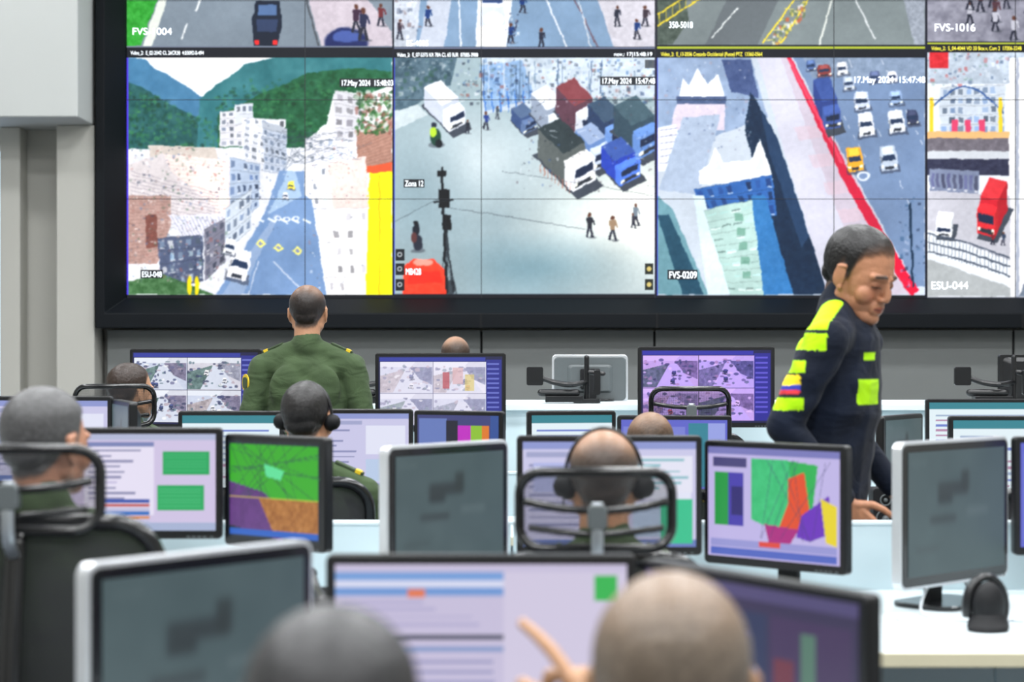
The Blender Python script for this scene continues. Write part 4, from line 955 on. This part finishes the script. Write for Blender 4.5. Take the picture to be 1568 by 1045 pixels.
    me.vertices.foreach_set('co', co2.reshape(-1)); setcol(me, col); me.update()
    return me
def hand_bm(bm, wrist, f, n, s, curls=(.35, .4, .45, .5), thumb=.5, k=1.0, spread=.04):
    """f finger direction, n back-of-hand normal, s towards thumb"""
    f = Vector(f).normalized(); s = Vector(s); s = (s-f*s.dot(f)).normalized(); n0 = Vector(n); nn = f.cross(s); nn = nn if nn.dot(n0) > 0 else -nn
    w_ = Vector(wrist); tube(bm, w_-f*.03*k, w_+f*.012*k, (.026*k, .020*k), (.028*k, .016*k), side=s)
    tube(bm, w_+f*.02*k, w_+f*.07*k, (.030*k, .0145*k), (.037*k, .0125*k), side=s)
    L = ((.042, .026, .021), (.046, .030, .022), (.042, .028, .021), (.033, .021, .018)); off = (.029, .010, -.010, -.028); kn = (.082, .086, .082, .074); rad = (.0088, .009, .0086, .0076)
    for i in range(4):
        p = w_+f*kn[i]*k+s*off[i]*k; ang = 0; tube(bm, w_+f*.04*k+s*off[i]*.8*k, p, .011*k, rad[i]*1.15*k)
        dirv = (f+s*(1.5-i)*spread).normalized(); c = curls[i]
        for j in range(3):
            ang += c*(1.0, 1.25, .8)[j]; d = dirv*math.cos(ang)-nn*math.sin(ang); q = p+d*L[i][j]*k; r0 = rad[i]*(1-.1*j)*k
            tube(bm, p, q, r0, r0*.9, seg=12); p = q
    p = w_+f*.018*k+s*.020*k; d1 = (f*.65+s*.75-nn*.25).normalized(); q = p+d1*.045*k; tube(bm, p, q, .014*k, .0115*k)
    d2 = (f*.9+s*.45-nn*.25*thumb).normalized(); q2 = q+d2*.032*k; tube(bm, q, q2, .0108*k, .0095*k); d3 = (f*1.0+s*.15-nn*.5*thumb).normalized(); tube(bm, q2, q2+d3*.026*k, .0095*k, .008*k)
GREEN = (62, 78, 52)
def green_paint(co, no):
    x, y, z = co.T; c = np.ones((len(x), 3))*np.array(GREEN, float); c *= (1+.06*np.sin(x*40+z*33)*np.cos(y*37))[:, None]; return c
def head_headset(r, hl, hr, s):
    e = root('head_mounted_headset', (0, 0, 0)); e.parent = r; e.location = hl; e.rotation_euler = hr; e.scale = (s, s, s)
    bm = bmesh.new(); sweep(bm, [(.086*math.cos(a), -.012, .014+.110*math.sin(a)) for a in np.linspace(-.1, math.pi+.1, 30)], .0042, flat=1.8); from_bm('band', bm, M_black, e, True)
    bm = bmesh.new()
    for k in (-1, 1): tube(bm, (k*.083, -.008, -.006), (k*.092, -.008, -.006), (.026, .031), (.022, .026), caps=3)
    sweep(bm, bez([(-.09, 0, -.03), (-.088, .05, -.06), (-.06, .095, -.07), (-.03, .108, -.068)], 8), .0028); ell(bm, (-.03, .108, -.068), (.007, .007, .007)); from_bm('ear_cups', bm, M_blackm, e, True)
def person(name, loc, yaw, T, pose='seat', skin=(178, 132, 104), hair=(38, 32, 30), bald=0., gray=0., thick=.006, fade=.5, head_yaw=0., head_pitch=0., head_fwd=.02, hs=1.0,
           sw=.185, paint=green_paint, headset=False, arms=None, voxel=.010, hvox=.005, sz=None, epaulet=True, seat=.50, fit=1.0, lean=0., hand_k=1.0, curls=(.35, .4, .45, .5), trousers=(54, 66, 48), handspec=None, lids=0., chest=.035):
    r = root(name, loc, yaw)
    sz = sz if sz else T-.315
    hc = Vector((0, head_fwd+lean, T-.12*hs))
    HR = (Matrix.Rotation(head_yaw, 3, 'Z') @ Matrix.Rotation(-head_pitch, 3, 'X'))
    nb = Vector((0, lean*.8-.012, sz+.0)); nloc = HR.inverted() @ ((nb-hc)/hs)
    me = head_mesh(skin, hair, bald, thick, gray, tuple(nloc), hvox, fade, lids)
    ho = add_mesh('head', me, M_skin, r); ho.location = hc; ho.rotation_euler = HR.to_euler(); ho.scale = (hs,)*3
    if headset: head_headset(r, hc, HR.to_euler(), hs)
    hz = seat if pose == 'seat' else .93
    bm = bmesh.new(); f = fit; ly = lean
    tube(bm, (0, 0, hz+.02), (0, ly*.5, sz-.16), (.158*f, .12*f), (.170*f, .122*f)); tube(bm, (0, ly*.45, sz-.24), (0, ly*.8, sz-.06), (.172*f, .125*f), (.145*f, .095*f))
    tube(bm, (-sw+.035, ly*.8, sz-.035), (sw-.035, ly*.8, sz-.035), .060*f, .060*f)
    if not arms:
        if pose == 'seat': A = {k: ((k*(sw+.055), .10+ly*.5, sz-.27), (k*.17, .36, .80)) for k in (-1, 1)}
        else: A = {k: ((k*(sw+.06), -.03, sz-.30), (k*(sw+.055), .04, sz-.54)) for k in (-1, 1)}
    else: A = arms
    for k in (-1, 1):
        sh = (k*sw, ly*.8, sz-.045); el, wr = A[k]
        tube(bm, (0, ly*.8-.012, sz+.045), (k*(sw-.03), ly*.8-.004, sz-.015), .052*f, .046*f)
        tube(bm, sh, el, .060*f, .047*f); tube(bm, el, wr, .046*f, .034*f)
        ell(bm, (k*.07, ly*.7-.078*f, sz-.13), (.085, .035, .10))
        if chest: ell(bm, (k*.06, ly*.7+.078*f, sz-.14), (.085, chest, .09))
    tube(bm, nb+Vector((0, -.008, .028)), nb+Vector((0, -.004, .058))+(hc-nb)*.12, (.065, .065), (.064, .063), caps=2)
    me = remesh('uniform_top', bm, voxel, 6); co, no = getco(me)
    wv = .0028*np.sin(co[:, 2]*70+co[:, 0]*25+3*np.sin(co[:, 1]*20))*np.clip(np.sin(co[:, 0]*19+co[:, 1]*13+co[:, 2]*7), 0, 1)
    co = co+no*wv[:, None]; me.vertices.foreach_set('co', co.reshape(-1)); setcol(me, paint(co, no)); me.update(); add_mesh('uniform_top', me, M_cloth, r)
    bm = bmesh.new(); bl = []
    if pose == 'seat':
        tube(bm, (-.07, -.01, hz), (.07, -.01, hz), .115, .115)
        for k in (-1, 1):
            tube(bm, (k*.09, .0, hz-.01), (k*.14, .42, hz), .086, .062); tube(bm, (k*.14, .42, hz), (k*.14, .40, .12), .060, .048); bl.append((k*.14, .39))
    else:
        tube(bm, (-.06, 0, hz), (.06, 0, hz), .125, .125)
        for k in (-1, 1):
            tube(bm, (k*.09, 0, hz-.03), (k*.11, .01, .50), .09, .065); tube(bm, (k*.11, .01, .50), (k*.12, -.01, .12), .064, .050); bl.append((k*.12, -.02))
    me = remesh('trousers', bm, .014, 4); co, no = getco(me); setcol(me, np.ones((len(co), 3))*np.array(trousers, float)); add_mesh('trousers', me, M_cloth, r)
    bm = bmesh.new()
    for k, (bx, by_) in enumerate(bl): tube(bm, (bx, by_-.02, .052), (bx, by_+.17, .042), (.045, .05), (.040, .038)); tube(bm, (bx, by_-.0, .06), (bx, by_, .16), .046, .046)
    me = remesh('boots', bm, .010, 3); co, no = getco(me); co[:, 2] = np.maximum(co[:, 2], .003); me.vertices.foreach_set('co', co.reshape(-1)); setcol(me, np.ones((len(co), 3))*22.); add_mesh('boots', me, M_skin, r)
    bm = bmesh.new()
    for k in (-1, 1):
        el, wr = Vector(A[k][0]), Vector(A[k][1]); d = (wr-el).normalized()
        if handspec and k in handspec: hand_bm(bm, wr+d*.02, *handspec[k])
        elif pose == 'seat': hand_bm(bm, wr+d*.02, (d.x*.3, 1, -.08), (0, 0, 1), (-k, 0, 0), curls, k=hand_k)
        else: hand_bm(bm, wr+d*.02, d, (k, 0, 0), (0, 1, 0), curls, k=hand_k)
    me = remesh('hands', bm, .0032, 2); co, no = getco(me); sk = np.ones((len(co), 3))*np.array(skin, float); sk *= (1+.04*np.sin(co[:, 0]*300)*np.sin(co[:, 1]*280))[:, None]; setcol(me, sk); add_mesh('hands', me, M_skin, r)
    if epaulet:
        bm = bmesh.new(); bg = bmesh.new()
        for k in (-1, 1):
            Tm = Matrix.Translation((k*(sw-.045), ly*.8, sz+.042*f)) @ Matrix.Rotation(k*.42, 4, 'Y')
            rprism(bm, .10, .045, .01, -.004, .004, Tm @ Matrix.Rotation(math.pi/2, 4, 'X')); rprism(bg, .022, .047, .004, -.006, .006, Tm @ Matrix.Translation((k*.032, 0, 0)) @ Matrix.Rotation(math.pi/2, 4, 'X'))
        from_bm('epaulettes', bm, M_epa, r, bevel=.002); from_bm('epaulette_braid', bg, M_gold, r, bevel=.001)
    return r
# foreground pair (the right one raises a pointing hand)
person('seated_police_officer', (.172, 2.12, 0), 0, 1.182, skin=(180, 138, 106), hair=(92, 78, 64), bald=.3, gray=.22, thick=.004, hs=1.1, voxel=.012, hvox=.0045, seat=.49, head_yaw=-.1, fade=.3,
    arms={1: ((.25, .12, .62), (.18, .38, .79)), -1: ((-.19, .16, .70), (-.045, .27, .930))},
    handspec={-1: ((-.42, .50, .72), (0, -.7, .5), (-.45, 0, .4), (.12, .95, 1.1, 1.15), 1.0, 1.15)})
person('seated_police_officer', (-.160, 1.76, 0), 0, 1.190, skin=(170, 126, 100), hair=(26, 26, 28), gray=.16, thick=.007, hs=1.0, voxel=.012, hvox=.0045, seat=.47, fade=.2)
# row 2
chair(.17, 4.30, 0, .985, 1.165, dense=True)
person('seated_police_officer', (.205, 4.42, 0), 0, 1.232, skin=(182, 134, 102), hair=(50, 40, 34), bald=.75, gray=.1, thick=.003, headset=True, voxel=.009, hvox=.0042, head_yaw=-.05)
chair(-.925, 4.05, -.05, 1.085, 1.225, .52)
person('seated_police_officer', (-.995, 4.24, 0), -.12, 1.325, skin=(182, 130, 104), hair=(38, 38, 40), gray=.34, thick=.009, fade=.15, head_yaw=-.45, hs=1.0, voxel=.009, hvox=.0042)
# row 3
chair(-.66, 6.32, 0, 1.0, None, .45)
person('seated_police_officer', (-.662, 6.42, 0), -.05, 1.295, skin=(182, 134, 104), hair=(26, 24, 24), gray=.06, thick=.006, headset=True, head_yaw=-.2, hs=1.0, voxel=.009)
chair(.46, 6.5, 0, .95, None, .44)
person('seated_police_officer', (.455, 6.55, 0), 0, 1.195, skin=(186, 142, 110), hair=(70, 54, 42), bald=.5, thick=.004, seat=.48)
chair(1.62, 6.3, .2, .97, None)
# row 4
chair(-1.62, 8.18, .15, 1.06, 1.25, .46)
person('seated_police_officer', (-1.585, 8.25, 0), -.3, 1.335, skin=(190, 144, 112), hair=(46, 34, 28), thick=.006, head_yaw=-.5, hs=1.0)
chair(.71, 8.2, 0, 1.05, 1.24)
person('standing_police_officer', (-.885, 8.62, 0), -.03, 1.672, 'stand', skin=(180, 134, 104), hair=(34, 28, 26), bald=.6, thick=.004, head_yaw=-.05, sw=.195, fit=1.05, voxel=.008, hs=1.02)
person('seated_police_officer', (-.305, 10.75, 0), .2, 1.455, skin=(194, 150, 122), hair=(60, 48, 40), bald=.8, thick=.003, seat=.66, voxel=.012)
sh = root('bar_stool', (-.305, 10.75, 0)); bm = bmesh.new(); tube(bm, (0, 0, .53), (0, 0, .545), .17, .17, caps=2, seg=24); tube(bm, (0, 0, .02), (0, 0, .5), .025, .025); tube(bm, (0, 0, .012), (0, 0, .014), .2, .2, caps=2, seg=24); from_bm('stool_body', bm, M_black, sh, True)
def shield(parent, loc, rot, w=.06, h=.075):
    bm = bmesh.new(); n = 20; vs = []
    for i in range(n):
        a = 2*math.pi*i/n; vs.append(Vector((math.cos(a)*w/2, 0, math.sin(a)*h/2)))
    a = [bm.verts.new(v) for v in vs]; b = [bm.verts.new(v+Vector((0, -.004, 0))) for v in vs]; bm.faces.new(a); bm.faces.new(b[::-1])
    for i in range(n): bm.faces.new((a[i], a[(i+1) % n], b[(i+1) % n], b[i]))
    o = from_bm('shield_patch', bm, M_gold, parent); o.location = loc; o.rotation_euler = rot
    bm = bmesh.new(); rprism(bm, w*.62, h*.62, .012, -.007, -.003); o = from_bm('shield_field', bm, M_epa, parent); o.location = loc; o.rotation_euler = rot
g_off = [o for o in bpy.data.objects if o.name.startswith('standing_police_officer')][0]
shield(g_off, (-.262, -.035, 1.25), (0, 0, math.radians(-52)))
def hivis(co, no):
    x, y, z = co.T; n = len(x); c = np.ones((n, 3))*np.array([14, 22, 38.]); HV = np.array([170, 226, 12.])
    c *= (1+.1*np.sin(x*50+z*30))[:, None]; ax = np.abs(x)
    m = (z > 1.405) & (z < 1.56) & (ax > .075) & (y < .085) & (y > -.075); m &= ~((z > 1.452) & (z < 1.462)); c[m] = HV
    m2 = (ax > .205) & (z > 1.235) & (z < 1.375) & (np.abs(y+.02) < .045); c[m2] = HV
    m3 = (ax > .205) & (z > 1.272) & (z < 1.340) & (np.abs(y+.02) < .045); c[m3] = np.array([14, 22, 38.])
    m3 = (ax > .205) & (z > 1.280) & (z < 1.334) & (np.abs(y+.02) < .034)
    c[m3 & (z > 1.306)] = (240, 210, 40); c[m3 & (z <= 1.306) & (z > 1.293)] = (50, 60, 160); c[m3 & (z <= 1.293)] = (200, 50, 60)
    m5 = (y < -.07) & (z > 1.33) & (z < 1.45) & (ax < .16); c[m5] = HV
    m6 = (y > .08) & (z > 1.25) & (z < 1.32) & (x > .01) & (x < .12); c[m6] = HV; m7 = (y > .07) & (z > 1.375) & (z < 1.395) & (x > .03) & (x < .09); c[m7] = HV
    return c
person('patrol_police_officer', (.905, 5.82, 0), math.radians(-114), 1.755, 'stand', skin=(172, 120, 90), hair=(13, 11, 11), thick=.008, fade=.55, head_yaw=-.36, head_pitch=.38, head_fwd=.03, hs=1.13, lean=.085, sz=1.475,
    sw=.195, fit=1.08, paint=hivis, voxel=.0055, hvox=.0028, epaulet=False, trousers=(22, 26, 36), lids=.8, chest=0,
    arms={1: ((.255, -.04, 1.19), (.22, .12, .99)), -1: ((-.25, .0, 1.18), (-.2, .16, 1.0))})

# ================================================================== CAMERA
cd = bpy.data.cameras.new('camera'); cam = bpy.data.objects.new('camera', cd); COL.objects.link(cam)
cam.location = (0, 0, 1.43); cam.rotation_euler = (math.pi/2, 0, 0); cd.lens = 70; cd.sensor_width = 36
cd.dof.use_dof = True; cd.dof.focus_distance = 8.6; cd.dof.aperture_fstop = 3.5
scene.camera = cam
